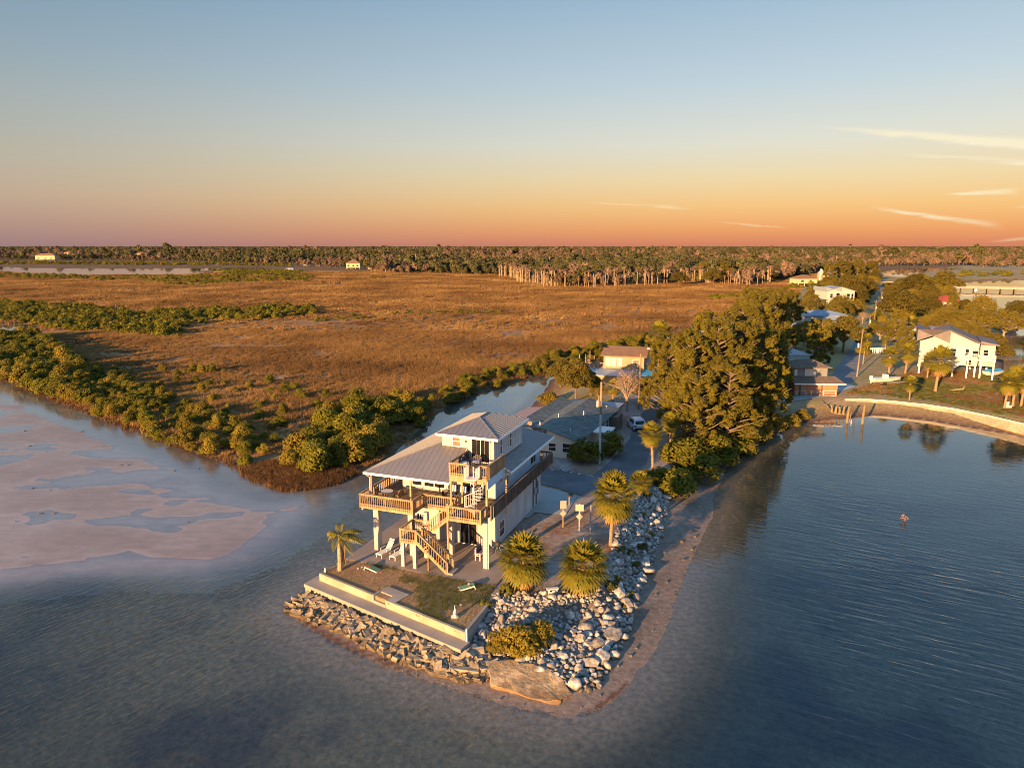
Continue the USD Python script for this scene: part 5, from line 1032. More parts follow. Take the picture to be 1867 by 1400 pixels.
P_ = spread([(432, 852), (455, 874), (520, 896), (600, 888), (655, 864), (640, 850), (580, 862), (500, 845)], .34, .05, 90); P_ = np.vstack([P_, spread([(0, 690), (60, 716), (150, 750), (250, 790), (340, 820), (432, 854), (440, 846), (340, 808), (250, 778), (150, 740), (0, 684)], .8, .05, 91)])
tag(scatter('rust_grass', rusts, np.c_[P_, np.maximum(gz(P_[:, 0], P_[:, 1]), -.05)], rv.uniform(0, 6.28, len(P_)), rv.uniform(.7, 1.3, len(P_)), rv.integers(0, 2, len(P_))), 'dark rusty cordgrass fringing the mangroves beside the sand flat', 'cordgrass', kind='stuff')
P_ = spread(np.array(lawn_poly), .24, 0, 92, world=True); k = meshkit.fbm(np.c_[P_ * .35, np.zeros(len(P_))], 3, 8); g_ = P_[k > .56]
tag(scatter('turf', greens, np.c_[g_, np.full(len(g_), 1.585)], rv.uniform(0, 6.28, len(g_)), rv.uniform(.7, 1.3, len(g_)), rv.integers(0, 2, len(g_))), 'thin green turf growing in patches on the lawn', 'grass', kind='stuff')
g_ = P_[(k <= .60)][::2]; q_ = spread([(930, 1092), (1000, 1086), (1060, 1078), (1105, 1030), (1118, 985), (1140, 930), (1090, 900), (1040, 940), (960, 960), (905, 1010), (900, 1050)], .5, 1.5, 93); kk = meshkit.fbm(np.c_[q_ * .4, np.zeros(len(q_))], 3, 9); q_ = q_[kk > .5]
g_ = np.vstack([np.c_[g_, np.full(len(g_), 1.585)], np.c_[q_, gz(q_[:, 0], q_[:, 1])]])
tag(scatter('dry_straw', straws, g_, rv.uniform(0, 6.28, len(g_)), rv.uniform(.6, 1.2, len(g_)), rv.integers(0, 2, len(g_))), 'dry reddish straw strewn over the sand and the lawn', 'straw', kind='stuff')
# woods behind the marsh
fedge = ats([(-900, 480), (-400, 478), (0, 475), (200, 476), (330, 478), (450, 483), (560, 487), (660, 492), (700, 500), (830, 503), (930, 506), (960, 518), (1020, 526), (1100, 526), (1180, 522), (1250, 515), (1300, 520), (1360, 524), (1430, 514), (1500, 498), (1600, 488), (1740, 484), (1800, 490), (1867, 491), (2500, 490)])
wood = Polygon(np.vstack([fedge, [(9000, 6500), (-9000, 6500)]])).buffer(0)
FW = []
for y0, y1, sp_, s in ((380, 800, 6.0, 1.0), (800, 1500, 11.0, 1.15), (1500, 3000, 26.0, 1.6)):
    n = int((y1 - y0) * (y0 + y1) * 1.0 / sp_ ** 2); y = np.sqrt(rv.uniform(y0 ** 2, y1 ** 2, n)); x = rv.uniform(-1.0, 1.05, n) * y; ok = shapely.contains_xy(wood, x, y); FW.append(np.c_[x[ok], y[ok], s * rv.uniform(.40, .85, ok.sum()) * (1 + .9 * (rv.random(ok.sum()) ** 5))])
FW = np.vstack(FW); FW = FW[~shapely.contains_xy(shapely.union_all(lagoons).buffer(4), FW[:, 0], FW[:, 1])]
FW[:, 2] *= .55 + 1.0 * meshkit.fbm(np.c_[FW[:, :2] * .011, np.zeros(len(FW))], 3, 16)
kf = meshkit.fbm(np.c_[FW[:, :2] * .006, np.zeros(len(FW))], 3, 6); w_ = np.where(rv.random(len(FW)) < sst(.45, .62, kf) * .75, rv.integers(3, 5, len(FW)), rv.integers(0, 3, len(FW))); w_[rv.random(len(FW)) < .03] = 5
tag(scatter('far_wood', fars + [fpalm], np.c_[FW[:, :2], gz(FW[:, 0], FW[:, 1])], rv.uniform(0, 6.28, len(FW)), np.c_[FW[:, 2] * 1.05, FW[:, 2] * 1.05, FW[:, 2]], w_), 'dense mixed wood of palms and oaks behind the marsh', 'wood', kind='stuff')
n = 9000; y = np.sqrt(rv.uniform(2600 ** 2, 6400 ** 2, n)); x = rv.uniform(-1.05, 1.05, n) * y
tag(scatter('horizon_wood', clumps, np.c_[x, y, np.zeros(n)], rv.uniform(0, 6.28, n), np.c_[rv.uniform(1.5, 3.0, n), rv.uniform(1.5, 3, n), rv.uniform(.8, 1.5, n)], rv.integers(0, 2, n)), 'unbroken wooded plain running to the horizon', 'wood', kind='stuff')
el = LineString(fedge[9:19]); k = 0
for j in range(300):
    p = el.interpolate(rv.uniform(.10, .93), normalized=True); p = np.array([p.x, p.y]) + np.array([rv.normal(0, 3), abs(rv.normal(0, 17)) - 10])
    copy('dead_trunk', snags[j % 4], (*p, float(gz(*p))), rv.uniform(0, 6.28), rv.uniform(.7, 1.35), 'bare pale trunk standing at the marsh edge of the wood' if j % 4 < 2 else 'pale palm trunk with a ragged brown crown at the wood edge', 'dead tree', 'bare trunks along the wood edge' if j % 4 < 2 else 'ragged palm trunks along the wood edge')
# single trees: foot and top as seen, crown width
def stand(name, src, foot, top_y, label, cat='tree', z0=None, h0=9., wide=1.0, group=None, rz=None):
    p = g3(*foot, 1.0) if z0 is None else at(*foot, z0); r = ray(foot[0], top_y); z = CAMH + r[2] * p[1] / r[1]; s = (z - p[2]) / h0
    return copy(name, src, p, rv.uniform(0, 6.28) if rz is None else rz, s * np.array([wide, wide, 1]), label, cat, group)
for k, (fx, fy, ty, wd) in enumerate([(1213, 768, 600, .95), (1252, 800, 598, .95), (1300, 802, 580, 1.0), (1342, 790, 572, 1.0), (1378, 776, 585, .95), (1236, 742, 612, 1.0), (1292, 742, 560, 1.05), (1346, 722, 552, 1.05), (1392, 718, 548, 1.0), (1268, 832, 668, 1.1), (1322, 826, 650, 1.15), (1370, 792, 655, 1.1), (1408, 758, 612, .95), (1405, 640, 528, 1.1), (1438, 622, 530, 1.1), (1375, 668, 528, 1.0), (1360, 640, 522, 1.0)]):
    lab = ['feathery pine at the left front of the grove behind the lane', 'broad pine in the front left of the grove', 'pine in the middle of the grove front', 'pine in the right half of the grove front', 'pine at the right front of the grove above the bay', 'pine at the left rear of the grove nearest the creek house', 'pine in the grove centre behind the front row', 'tall pine in the right rear of the grove', 'rightmost tall pine at the rear of the grove', 'low drooping pine at the foot of the grove over the lane', 'low drooping pine at the foot of the grove over the beach', 'low pine hanging over the bay shore', 'pine leaning to the grey brick house at the right end of the grove', 'golden topped pine above the right rear of the grove', 'golden pine rising nearest the blue roofed house', 'pine rising behind the grove top', 'pine at the marsh side behind the grove top'][k]
    stand('feathery_pine', pines[k % 3], (fx, fy), ty, lab, h0=15.6, wide=wd)
for fx, fy, ty, pr, h0, lab, wd in [
    (955, 1074, 972, palmA, 4.3, 'leftmost of the two bushy fan palms behind the concrete bench', 1.0), (1062, 1084, 985, palmA, 4.3, 'rightmost bushy fan palm above the rock bank', 1.02), (1113, 994, 856, palmC, 7.0, 'tall fan palm at the rocks beside the three sign posts', .92),
    (1166, 900, 858, palmA, 4.3, 'shaded fan palm behind the tall palm near the signs', 1.2), (1190, 866, 770, palmD, 7.8, 'slender fan palm on the lane edge under the grove', 1.05), (1222, 832, 752, palmD, 7.8, 'shaded slender palm just behind the lane edge palm', 1.0), (1200, 690, 585, palmD, 7.8, 'tall palm poking out of the left end of the grove', 1.0)]:
    stand('fan_palm', pr, (fx, fy), ty, lab, 'palm', h0=h0, wide=wd)
for fx, fy, ty, lab in [(1581, 646, 606, 'fan palm on the right edge of the straight road'), (1620, 688, 630, 'fan palm left in the cluster before the gabled stilt house'), (1650, 682, 622, 'fan palm in the cluster nearest the gabled house'), (1705, 713, 628, 'stout fan palm in the grass right of the boat'), (1714, 668, 606, 'palm rising against the gable wall'), (1658, 729, 684, 'short fan palm at the bank below the boat'), (1831, 744, 672, 'left palm of the leaning group at the bank'), (1846, 741, 664, 'middle palm of the leaning group at the bank'), (1861, 741, 668, 'right palm of the leaning group at the bank'), (1878, 738, 675, 'outermost palm of the leaning group at the frame edge'), (1117, 738, 690, 'golden fan palm beside the bare pinkish tree'), (1660, 610, 575, 'fan palm half hidden among the trees right of the road'), (1478, 545, 512, 'small palm before the white house far up the road'), (1548, 572, 550, 'small palm beside the pale green wall'), (1690, 690, 640, 'palm behind the stout palm in the grass')]:
    stand('fan_palm', palmE, (fx, fy), ty, lab, 'palm', h0=6.3, wide=1.0)
for fx, fy, ty, src, h0, lab, wd in [
    (1492, 672, 574, conic, 11.3, 'dense cone shaped tree behind the grey brick house', 1.0), (1536, 642, 572, oaks[0], 9, 'dark round oak on the left edge of the straight road', 1.0), (1572, 590, 566, baretree, 8, 'small pinkish bare tree at the left road edge', .9),
    (1630, 622, 556, conic, 11.3, 'pointed tree on the right side of the straight road', 1.1), (1640, 590, 524, oaks[1], 9, 'large golden oak right of the far road', 1.15), (1668, 545, 497, oaks[2], 9, 'round oak near the river bend', 1.2), (1720, 540, 492, oaks[0], 9, 'broad oak at the near end of the bridge', 1.2), (1695, 560, 520, oaks[1], 9, 'oak left of the red roofed house', 1.0),
    (1726, 612, 566, paleoaks[0], 9, 'spreading pale limbed oak above the gabled house', 1.1), (1775, 618, 556, paleoaks[1], 9, 'widest pale limbed oak before the lagoon', 1.2), (1830, 622, 560, paleoaks[0], 9, 'pale limbed oak reaching towards the lagoon', 1.1), (1797, 672, 602, oaks[2], 9, 'dark oak against the right side of the gabled house', 1.05), (1852, 592, 545, oaks[1], 9, 'oak at the right frame edge before the bridge', 1.1), (1900, 610, 555, oaks[0], 9, 'oak at the water beyond the right frame edge', 1.2),
    (1545, 552, 500, oaks[0], 9, 'wide oak behind the white house far up the road', 1.1), (1510, 520, 478, pines[0], 15.6, 'leftmost dark pine of the stand far up the road', 1.2), (1535, 518, 472, pines[1], 15.6, 'second dark pine of the stand far up the road', 1.3), (1562, 516, 470, pines[2], 15.6, 'third dark pine of the stand far up the road', 1.3), (1588, 514, 474, pines[0], 15.6, 'rightmost dark pine of the stand far up the road', 1.2), (1578, 545, 505, oaks[2], 9, 'oak close to the far road on its left', 1.0), (1560, 560, 520, oaks[1], 9, 'oak between the white house and the road', 1.0),
    (1050, 730, 652, oaks[0], 9, 'yellow green tree on the creek behind the low house', .85), (1022, 706, 652, oaks[1], 9, 'small tree at the creek bend', .9), (1078, 722, 676, oaks[2], 9, 'bushy tree below the blue tarp house', .9), (1142, 750, 668, baretree, 8, 'bare pinkish tree beside the brown utility pole', .8), (1178, 735, 690, oaks[2], 9, 'shaded tree at the bend of the lane', 1.1),
    (1280, 516, 478, pines[1], 15.6, 'left tall pine standing out of the far wood', 1.2), (1320, 518, 476, pines[2], 15.6, 'right tall pine standing out of the far wood', 1.3), (1300, 520, 488, oaks[1], 9, 'rounded tree at the foot of the far pines', 1.2), (1238, 522, 494, oaks[2], 9, 'rounded tree left of the far pines', 1.3), (1395, 515, 488, oaks[0], 9, 'dark oak at the wood edge above the grove', 1.6)]:
    stand('bare_tree' if src is baretree else 'pine_tree' if src in pines else 'oak_tree', src, (fx, fy), ty, lab, 'tree', h0=h0, wide=wd)
gb_ = []
for k, (fx, fy, ty, wd) in enumerate([(1235, 898, 842, 1.3), (1272, 872, 815, 1.4), (1308, 848, 795, 1.3), (1340, 826, 780, 1.3), (1372, 804, 760, 1.4), (1402, 790, 752, 1.3), (1212, 880, 845, 1.2), (1185, 880, 852, 1.0), (1248, 850, 800, 1.5), (1300, 830, 775, 1.5), (1345, 812, 762, 1.4)]):
    stand('shore_bush', shrubs[k % 6], (fx, fy), ty, 'dark bush in the shade of the grove along the bay shore', 'bush', h0=3.0, wide=wd, group='bushes under the grove')
for fx, fy, ty, wd, lab, sr in [(1440, 780, 752, 1.2, 'golden bush at the left end of the bank', shrubs[4]), (1462, 768, 746, 1.1, 'small golden bush on the bank left of the stumps', shrubs[5]), (1067, 842, 796, 1.1, 'large shaded bush before the low house wall', shrubs[1]), (1112, 830, 788, 1.1, 'dark bush beside the carport of the low house', shrubs[2]), (1000, 738, 712, 1.4, 'flowering bush on the creek left of the low house', shrubs[4]), (950, 1188, 1134, 1.3, 'golden mangrove bush growing out of the rock bank', shrubs[4]), (985, 1178, 1134, 1.0, 'right half of the mangrove clump in the rock bank', shrubs[5]), (912, 1188, 1146, 1.1, 'left half of the mangrove clump in the rock bank', shrubs[4]), (925, 1083, 1062, 1.0, 'small green plant at the corner of the patio wall', weeds[0])]:
    stand('bush', sr, (fx, fy), ty, lab, 'bush', h0=3.0 if sr in shrubs else .85, wide=wd)
for k, (x, y) in enumerate([(1150, 1012), (1158, 1032), (1146, 1088), (1138, 1108), (1186, 978), (1132, 1005), (1126, 1060), (1116, 1073), (1168, 1000), (1172, 940), (1100, 1020), (885, 1105), (1180, 905), (1205, 880)]):
    p = g3(x, y, 1.0); copy('rock_weed', weeds[k % 3], p, rv.uniform(0, 6), rv.uniform(.55, 1.15), 'yellow green weed growing between the boulders', 'weed', 'weeds in the rock bank')
p = at(1650, 950, 0); sprout = thing('sprout', 'lone brown mangrove sprout standing in the open bay', 'seedling', (p[0], p[1], -.1)); sb_ = MB(); lf = MB(); r = np.random.default_rng(5)
for k in range(9): e = r.normal(0, .3, 3) * [1, 1, 0] + [0, 0, r.uniform(.35, .75)]; sb_.tube([(0, 0, 0), tuple(e * [.4, .4, .6]), tuple(e)], (.025, .018, .01), 4); lf.add(*lobe(r, e, (.1, .1, .1), 8, .1))
obj('twig', sb_, 'pink_twig', sprout); obj('leaf', lf, 'pink_twig', sprout)

fill = 0
for j, (pg, sp_, lo, hi, lab, grp) in enumerate([
    ([(1425, 640), (1450, 590), (1470, 560), (1500, 528), (1560, 506), (1604, 500), (1602, 520), (1590, 548), (1570, 580), (1540, 606), (1522, 640), (1500, 660)], 8.5, .55, 1.0, 'among the houses left of the straight road', 'left of the road'),
    ([(1616, 530), (1700, 520), (1738, 545), (1742, 570), (1800, 578), (1830, 600), (1820, 640), (1800, 655), (1775, 640), (1680, 640), (1640, 660), (1598, 680), (1580, 670), (1598, 610), (1612, 560)], 8.0, .5, 1.0, 'among the gardens right of the straight road', 'right of the road'),
    ([(1010, 725), (1060, 735), (1110, 735), (1150, 738), (1190, 700), (1200, 650), (1180, 642), (1090, 680), (1040, 690)], 6.5, .35, .62, 'on the creek side behind the low house', 'on the creek'),
    ([(1350, 600), (1440, 560), (1450, 545), (1420, 540), (1340, 580)], 8.0, .5, .9, 'at the marsh edge behind the grove', 'at the marsh edge')]):
    P_ = spread(pg, sp_, 1.4, 120 + j); P_ = P_[~shapely.contains_xy(no_tree, P_[:, 0], P_[:, 1])]
    for k, (x, y) in enumerate(P_):
        src = (oaks + paleoaks + [palmE, pines[0], shrubs[4], shrubs[0]])[int(rv.integers(0, 9))]; s = rv.uniform(lo, hi) * (1.0 if src in oaks + paleoaks else 1.4 if src in shrubs else .95 if src is palmE else .62)
        nm_, kindw = ('oak_tree', 'pale limbed oak') if src in paleoaks else ('oak_tree', 'leafy oak') if src in oaks else ('fan_palm', 'fan palm') if src is palmE else ('garden_bush', 'rounded bush') if src in shrubs else ('pine_tree', 'feathery pine')
        copy(nm_, src, (x, y, float(gz(x, y)) - .05), rv.uniform(0, 6.28), s * np.array([1, 1, rv.uniform(.85, 1.15)]), f'{kindw} {lab}', 'palm' if src is palmE else 'bush' if src in shrubs else 'tree', f'{kindw}s {grp}')

q_ = spread([(1540, 720), (1600, 720), (1690, 730), (1760, 742), (1867, 764), (1960, 780), (1960, 700), (1830, 690), (1700, 672), (1600, 690)], .9, 1.5, 140); kk = meshkit.fbm(np.c_[q_ * .12, np.zeros(len(q_))], 3, 12)
tag(scatter('grass', tufts + [weeds[0]], np.c_[q_, gz(q_[:, 0], q_[:, 1])], rv.uniform(0, 6.28, len(q_)), np.c_[rv.uniform(.6, 1.1, len(q_)), rv.uniform(.6, 1.1, len(q_)), rv.uniform(.22, .42, len(q_))], np.where(kk > .52, 3, rv.integers(0, 3, len(q_)))), 'rough olive grass between the bulkhead and the gabled house', 'grass', kind='stuff')
for k, (x, y) in enumerate([(55, 813), (150, 787), (190, 814), (235, 848), (318, 858), (342, 952), (75, 936), (98, 936), (60, 890), (222, 848), (45, 786), (363, 854)]):
    p = at(x, y, 0); copy('tide_wrack', rocks[k % 6], (p[0], p[1], .02), rv.uniform(0, 6), np.array([.55, .3, .16]) * rv.uniform(.7, 1.4), 'dark scrap of weed lying on the shallow sand flat', 'weed', 'scraps on the sand flat')

# ------------------------------------------------------------------ the other buildings
def roof_parts(t, L, W, z, rh, ov, kind, m, trim='white_trim', name='roof'):
    a, b = L / 2 + ov, W / 2 + ov; th = .14
    o = obj(name, MB().box(-L / 2 - .02, -W / 2 - .02, z - .12, L / 2 + .02, W / 2 + .02, z + .02), trim, t)
    zx = z + rh
    if kind == 'flat': obj('roof_slab', MB().box(-a, -b, z + .02, a, b, z + .24), m, o); return o
    if kind == 'hip':
        k = min(a, b); R = [(-a + k, 0), (a - k, 0)] if a >= b else [(0, -b + k), (0, b - k)]; C_ = [(-a, -b), (a, -b), (a, b), (-a, b)]
        F = [[C_[0], C_[1], R[1], R[0]], [C_[1], C_[2], R[1]], [C_[2], C_[3], R[0], R[1]], [C_[3], C_[0], R[0]]] if a >= b else [[C_[0], C_[1], R[0]], [C_[1], C_[2], R[1], R[0]], [C_[2], C_[3], R[1]], [C_[3], C_[0], R[0], R[1]]]
        for f in F: f = np.array(f); zs = np.where(np.isin(np.arange(len(f)), [0, 1]), z, zx); obj('roof_slope', MB().prism(f, zs - th, zs), m, o)
    else:
        for s in (-1, 1):
            if kind == 'x': f, zs = np.array([(-a, s * b), (a, s * b), (a, s * .01), (-a, s * .01)]), np.array([z, z, zx, zx])
            else: f, zs = np.array([(s * a, -b), (s * a, b), (s * .01, b), (s * .01, -b)]), np.array([z, z, zx, zx])
            obj('roof_slope', MB().prism(f, zs - th, zs), m, o)
        tri = MB(); h2 = rh * (W / 2 if kind == 'x' else L / 2) / (b if kind == 'x' else a)
        for s in (-1, 1):
            if kind == 'x': x = s * L / 2; tri.hexa([(x - .06, -W / 2, z - .1), (x + .06, -W / 2, z - .1), (x + .06, W / 2, z - .1), (x - .06, W / 2, z - .1), (x - .06, -.02, z + h2 - .05), (x + .06, -.02, z + h2 - .05), (x + .06, .02, z + h2 - .05), (x - .06, .02, z + h2 - .05)])
            else: y = s * W / 2; tri.hexa([(-L / 2, y - .06, z - .1), (L / 2, y - .06, z - .1), (L / 2, y + .06, z - .1), (-L / 2, y + .06, z - .1), (-.02, y - .06, z + h2 - .05), (.02, y - .06, z + h2 - .05), (.02, y + .06, z + h2 - .05), (-.02, y + .06, z + h2 - .05)])
        return o, tri
    return o
def bld(name, label, p, rz, L, W, h, rh, wallm, roofm, kind='hip', stilt=0.0, ov=.45, wins=(), z0=None, cat='house', group=None, posts=True, trim='white_trim'):
    t = thing(name, label, cat, p, rz, group)
    w = obj('wall', MB().box(-L / 2, -W / 2, stilt, L / 2, W / 2, stilt + h), wallm, t)
    r = roof_parts(t, L, W, stilt + h + .10, rh, ov, kind, roofm, trim)
    if isinstance(r, tuple): obj('gable', r[1], wallm, t)
    S = {'f': ((-L / 2, -W / 2), (1, 0), (0, -1)), 'r': ((L / 2, -W / 2), (0, 1), (1, 0)), 'l': ((-L / 2, -W / 2), (0, 1), (-1, 0))}
    for q in wins: window(t, S[q[0]], q[1], stilt + q[2], q[3], q[4], q[6] if len(q) > 6 else 'window', (1, 0), q[5] if len(q) > 5 else 'window_dark')
    if stilt and posts:
        for x in np.linspace(-L / 2 + .3, L / 2 - .3, max(2, int(L / 3.5))):
            for y in (-W / 2 + .3, W / 2 - .3): obj('stilt', MB().box(x - .15, y - .15, -.2, x + .15, y + .15, stilt), 'white_trim', t)
    return t
def base(px_, py_, z=1.5): p = at(px_, py_, z); return np.array([p[0], p[1], float(gz(p[0], p[1]))])
# low house with the shingle roof, right behind the stilt house
lz = 1.45; LB = math.radians(22.8)
lp = np.array([8.5, 86.9]) + 10 * np.array([math.sin(LB), math.cos(LB)]) - 4.6 * np.array([math.cos(LB), -math.sin(LB)])
low = bld('low_house', 'low cream house with a wide weathered shingle roof behind the stilt house', (*lp, lz), -LB, 8.4, 19.2, 2.45, 1.35, 'cream_siding', 'shingle', 'y', 0, .5, [('f', 4.6, .9, .95, 1.0), ('f', 6.5, .9, 1.0, 1.15), ('f', 2.6, .9, .9, 1.0), ('r', 1.5, .9, 1.1, 1.0), ('r', 14.0, .9, 1.0, 1.0), ('r', 11.5, .1, .95, 2.0, 'dark_wall', 'door')])
obj('lean_to', MB().box(4.21, 6.0, .0, 5.4, 9.4, 2.2), 'grey_lumber', low); obj('carport_roof', MB().box(4.3, -4.2, 2.35, 6.9, -.8, 2.52), 'white_trim', low)
for x, y in ((6.7, -4.0), (6.7, -1.0)): obj('carport_post', MB().box(x - .05, y - .05, 0, x + .05, y + .05, 2.36), 'white_trim', low)
obj('rear_flat_roof', MB().box(-4.0, 9.7, 2.4, 4.4, 14.2, 2.62), 'blue_roof', low); obj('rear_wall', MB().box(-3.8, 9.62, 0, 4.2, 14.0, 2.4), 'cream_siding', low)
obj('side_annex_roof', MB().hexa([(-8.6, -2.6, 2.45), (-4.72, -2.6, 2.45), (-4.72, 5.8, 2.45), (-8.6, 5.8, 2.45), (-8.6, -2.6, 2.6), (-4.72, -2.6, 2.95), (-4.72, 5.8, 2.95), (-8.6, 5.8, 2.6)]), 'pink_roof', low); obj('side_annex_wall', MB().box(-8.2, -2.3, 0, -4.22, 5.5, 2.44), 'cream_siding', low)
for x, y, z in ((-2.0, -6.5, 3.5), (-.6, -3.0, 3.9), (2.6, -7.5, 3.2), (1.8, 1.0, 3.6)): obj('roof_vent', MB().tube([(x, y, z - .3), (x, y, z + .35)], .07, 8), 'white_metal', low)
obj('dish', MB().tube([(-3.2, -6.9, 3.35), (-3.25, -7.15, 3.5)], (.05, .38), 14), 'tan_wicker', low)
# tan roofed house on the creek
tp = at(1147, 690, 1.5); tan = bld('creek_house', 'raised house with a tan roof and a rail deck on the creek', (23.8, 146.5, 1.3), -math.radians(16), 8.2, 7.4, 2.6, 1.0, 'tan_wall', 'tan_shingle', 'x', 2.4, .6, [('f', .5, .6, .8, 1.6, 'curtain'), ('f', 1.7, .6, .8, 1.6, 'curtain'), ('f', 2.9, .6, .8, 1.6, 'curtain'), ('f', 6.0, .9, 1.2, 1.0, 'blind'), ('r', 2, .9, 1.1, 1.1)])
obj('porch_deck', MB().box(-8.2, -3.2, 2.15, -4.15, 2.6, 2.35), 'grey_lumber', tan); obj('lower_roof', MB().hexa([(-7.4, -9.4, 1.75), (2.4, -9.4, 1.75), (2.4, -3.8, 1.95), (-7.4, -3.8, 1.95), (-7.4, -9.4, 1.9), (2.4, -9.4, 1.9), (2.4, -3.8, 2.35), (-7.4, -3.8, 2.35)]), 'blue_roof', tan); obj('lower_wall', MB().box(-7.0, -8.8, -.3, 2.0, -3.9, 1.74), 'tan_wall', tan)
railing(tan, 'porch_railing', (-8.1, -3.1), (-4.2, -3.1), 2.35, gap=.4); railing(tan, 'porch_railing', (-8.1, 2.5), (-8.1, -3.1), 2.35, gap=.4)
for x, y in ((-8.0, -3.0), (-8.0, 2.4)): obj('porch_post', MB().box(x - .09, y - .09, -.3, x + .09, y + .09, 5.0), 'grey_lumber', tan)
obj('chimney', MB().box(4.3, .2, 2.4, 5.2, 1.3, 6.3), 'white_trim', tan)
trp = thing('tarp', 'blue tarp stretched beside the raised creek house', 'tarp', (27.0, 141.0, 1.3), -.2); v = MB().hexa([(-1.6, -1.8, 1.4), (1.6, -1.8, 1.7), (1.6, 1.8, 2.3), (-1.6, 1.8, 2.1), (-1.6, -1.8, 1.44), (1.6, -1.8, 1.74), (1.6, 1.8, 2.34), (-1.6, 1.8, 2.14)]); obj('sheet', v, 'blue_tarp', trp)
for x, y, z in ((-1.5, -1.7, 1.4), (1.5, -1.7, 1.65), (1.5, 1.7, 2.3), (-1.5, 1.7, 2.05)): obj('pole', MB().box(x - .04, y - .04, -.1, x + .04, y + .04, z), 'grey_lumber', trp)
# grey house with brick front
bp = np.array([55.6, 130.3, 1.45]); bk = bld('brick_house', 'grey two storey house with an orange brick front under a skirt roof', bp, -.05, 7.6, 7.0, 2.3, .01, 'brick_wall', 'brown_shingle', 'flat', 0, .02, [('f', .45, .15, 1.6, .7, 'blind'), ('f', 3.0, .15, 1.5, .8, 'blind'), ('f', 5.2, .15, 2.1, .8, 'blind')])
obj('brick_pier', MB().box(-3.0, -3.62, 0, -2.75, -3.51, 2.3).box(.9, -3.62, 0, 1.1, -3.51, 2.3), 'dark_wall', bk)
obj('skirt_roof', MB().hexa([(-4.2, -4.4, 2.35), (4.9, -4.4, 2.35), (4.9, -1.3, 2.35), (-4.2, -1.3, 2.35), (-4.2, -4.4, 2.47), (4.9, -4.4, 2.47), (4.0, -1.4, 3.35), (-3.7, -1.4, 3.35)]), 'brown_shingle', bk); obj('skirt_fascia', MB().box(-4.22, -4.46, 2.28, 4.92, -4.40, 2.50), 'white_trim', bk)
obj('upper_wall', MB().box(-3.7, -1.4, 2.5, 2.6, 3.4, 5.0), 'grey_wall', bk); uw = ((-3.7, -1.4), (1, 0), (0, -1)); window(bk, uw, .45, 3.15, .35, 1.3, m='curtain'); window(bk, uw, 2.3, 3.2, 1.9, 1.4, m='curtain', bars=(0, 1))
rf = UsdGeom.Xform.Define(stage, fresh(path(bk), 'upper_roof')).GetPrim(); UsdGeom.Xformable(rf).AddTranslateOp().Set(Gf.Vec3d(-.55, 1.0, 0))
for f, zs in (([(-3.8, -3.0), (3.8, -3.0), (1.2, 0), (-1.2, 0)], (5, 5, 6.15, 6.15)), ([(3.8, -3.0), (3.8, 3.0), (1.2, 0)], (5, 5, 6.15)), ([(3.8, 3.0), (-3.8, 3.0), (-1.2, 0), (1.2, 0)], (5, 5, 6.15, 6.15)), ([(-3.8, 3.0), (-3.8, -3.0), (-1.2, 0)], (5, 5, 6.15))): obj('roof_slope', MB().prism(f, np.array(zs) - .12, np.array(zs)), 'brown_shingle', rf)
obj('dark_annex', MB().box(-6.6, -1.2, 0, -3.82, 3.4, 4.6), 'dark_wall', bk)
# gabled stilt house on the right
gp = np.array([94.4, 152.6, 1.4]); gbl = bld('gabled_house', 'two storey white gabled house on stilts with outside stairs', gp, -.50, 10.6, 12.0, 4.6, 2.6, 'white_siding', 'lilac_shingle', 'y', 2.5, .7, [('f', 2.6, 1.9, .6, 1.5), ('f', 5.6, 1.9, 1.0, 1.5), ('f', 6.7, 1.9, 1.2, 1.5, 'curtain'), ('f', 8.3, 1.9, .6, 1.5), ('f', 9.6, 1.9, 1.0, 1.3), ('f', 1.0, .2, 1.0, 1.0), ('f', 8.6, .2, .9, 1.0)])
obj('fan_light', MB().prism([(5.5 - 5.6 + 1.05 * math.cos(a) + 1.2, 0 + .5 * math.sin(a)) for a in np.linspace(0, PI, 9)], 0, .05).turned(0, (0, 0, 0)), 'window_dark', gbl) if False else None
obj('side_wing', MB().box(5.62, -5.2, 2.5, 8.2, 5.0, 6.9), 'white_siding', gbl); obj('wing_roof', MB().hexa([(5.5, -5.9, 6.95), (8.8, -5.9, 6.95), (8.8, 5.6, 6.95), (5.5, 5.6, 6.95), (5.5, -5.9, 7.75), (8.8, -5.9, 7.1), (8.8, 5.6, 7.1), (5.5, 5.6, 7.75)]), 'lilac_shingle', gbl); wg = ((5.62, -5.2), (1, 0), (0, -1)); window(gbl, wg, .6, 4.6, .8, 1.3)
obj('balcony', MB().box(3.4, -7.6, 3.9, 8.2, -5.25, 4.05), 'white_trim', gbl); railing(gbl, 'balcony_railing', (3.4, -7.6), (8.2, -7.6), 4.05, gap=.4, lum='white_trim'); railing(gbl, 'balcony_railing', (8.2, -7.6), (8.2, -5.3), 4.05, gap=.5, lum='white_trim')
stt = MB().bar((1.0, -7.2, 1.9), (3.4, -7.2, 4.0), .08, .3).bar((1.0, -6.3, 1.9), (3.4, -6.3, 4.0), .08, .3); obj('stair', stt, 'white_trim', gbl); railing(gbl, 'stair_railing', (1.0, -7.25), (3.4, -7.25), 1.95, 4.05, gap=.4, lum='white_trim', mids=False); obj('stair_landing', MB().box(-.6, -7.4, 1.8, 1.0, -6.1, 1.95), 'white_trim', gbl)
for x, y in ((3.5, -7.5), (5.8, -7.5), (8.0, -7.5), (1.0, -7.3), (-.5, -7.3), (8.0, 4.6)): obj('stilt', MB().box(x - .14, y - .14, -.2, x + .14, y + .14, 4.0 if x > 3 else 1.8), 'white_trim', gbl)
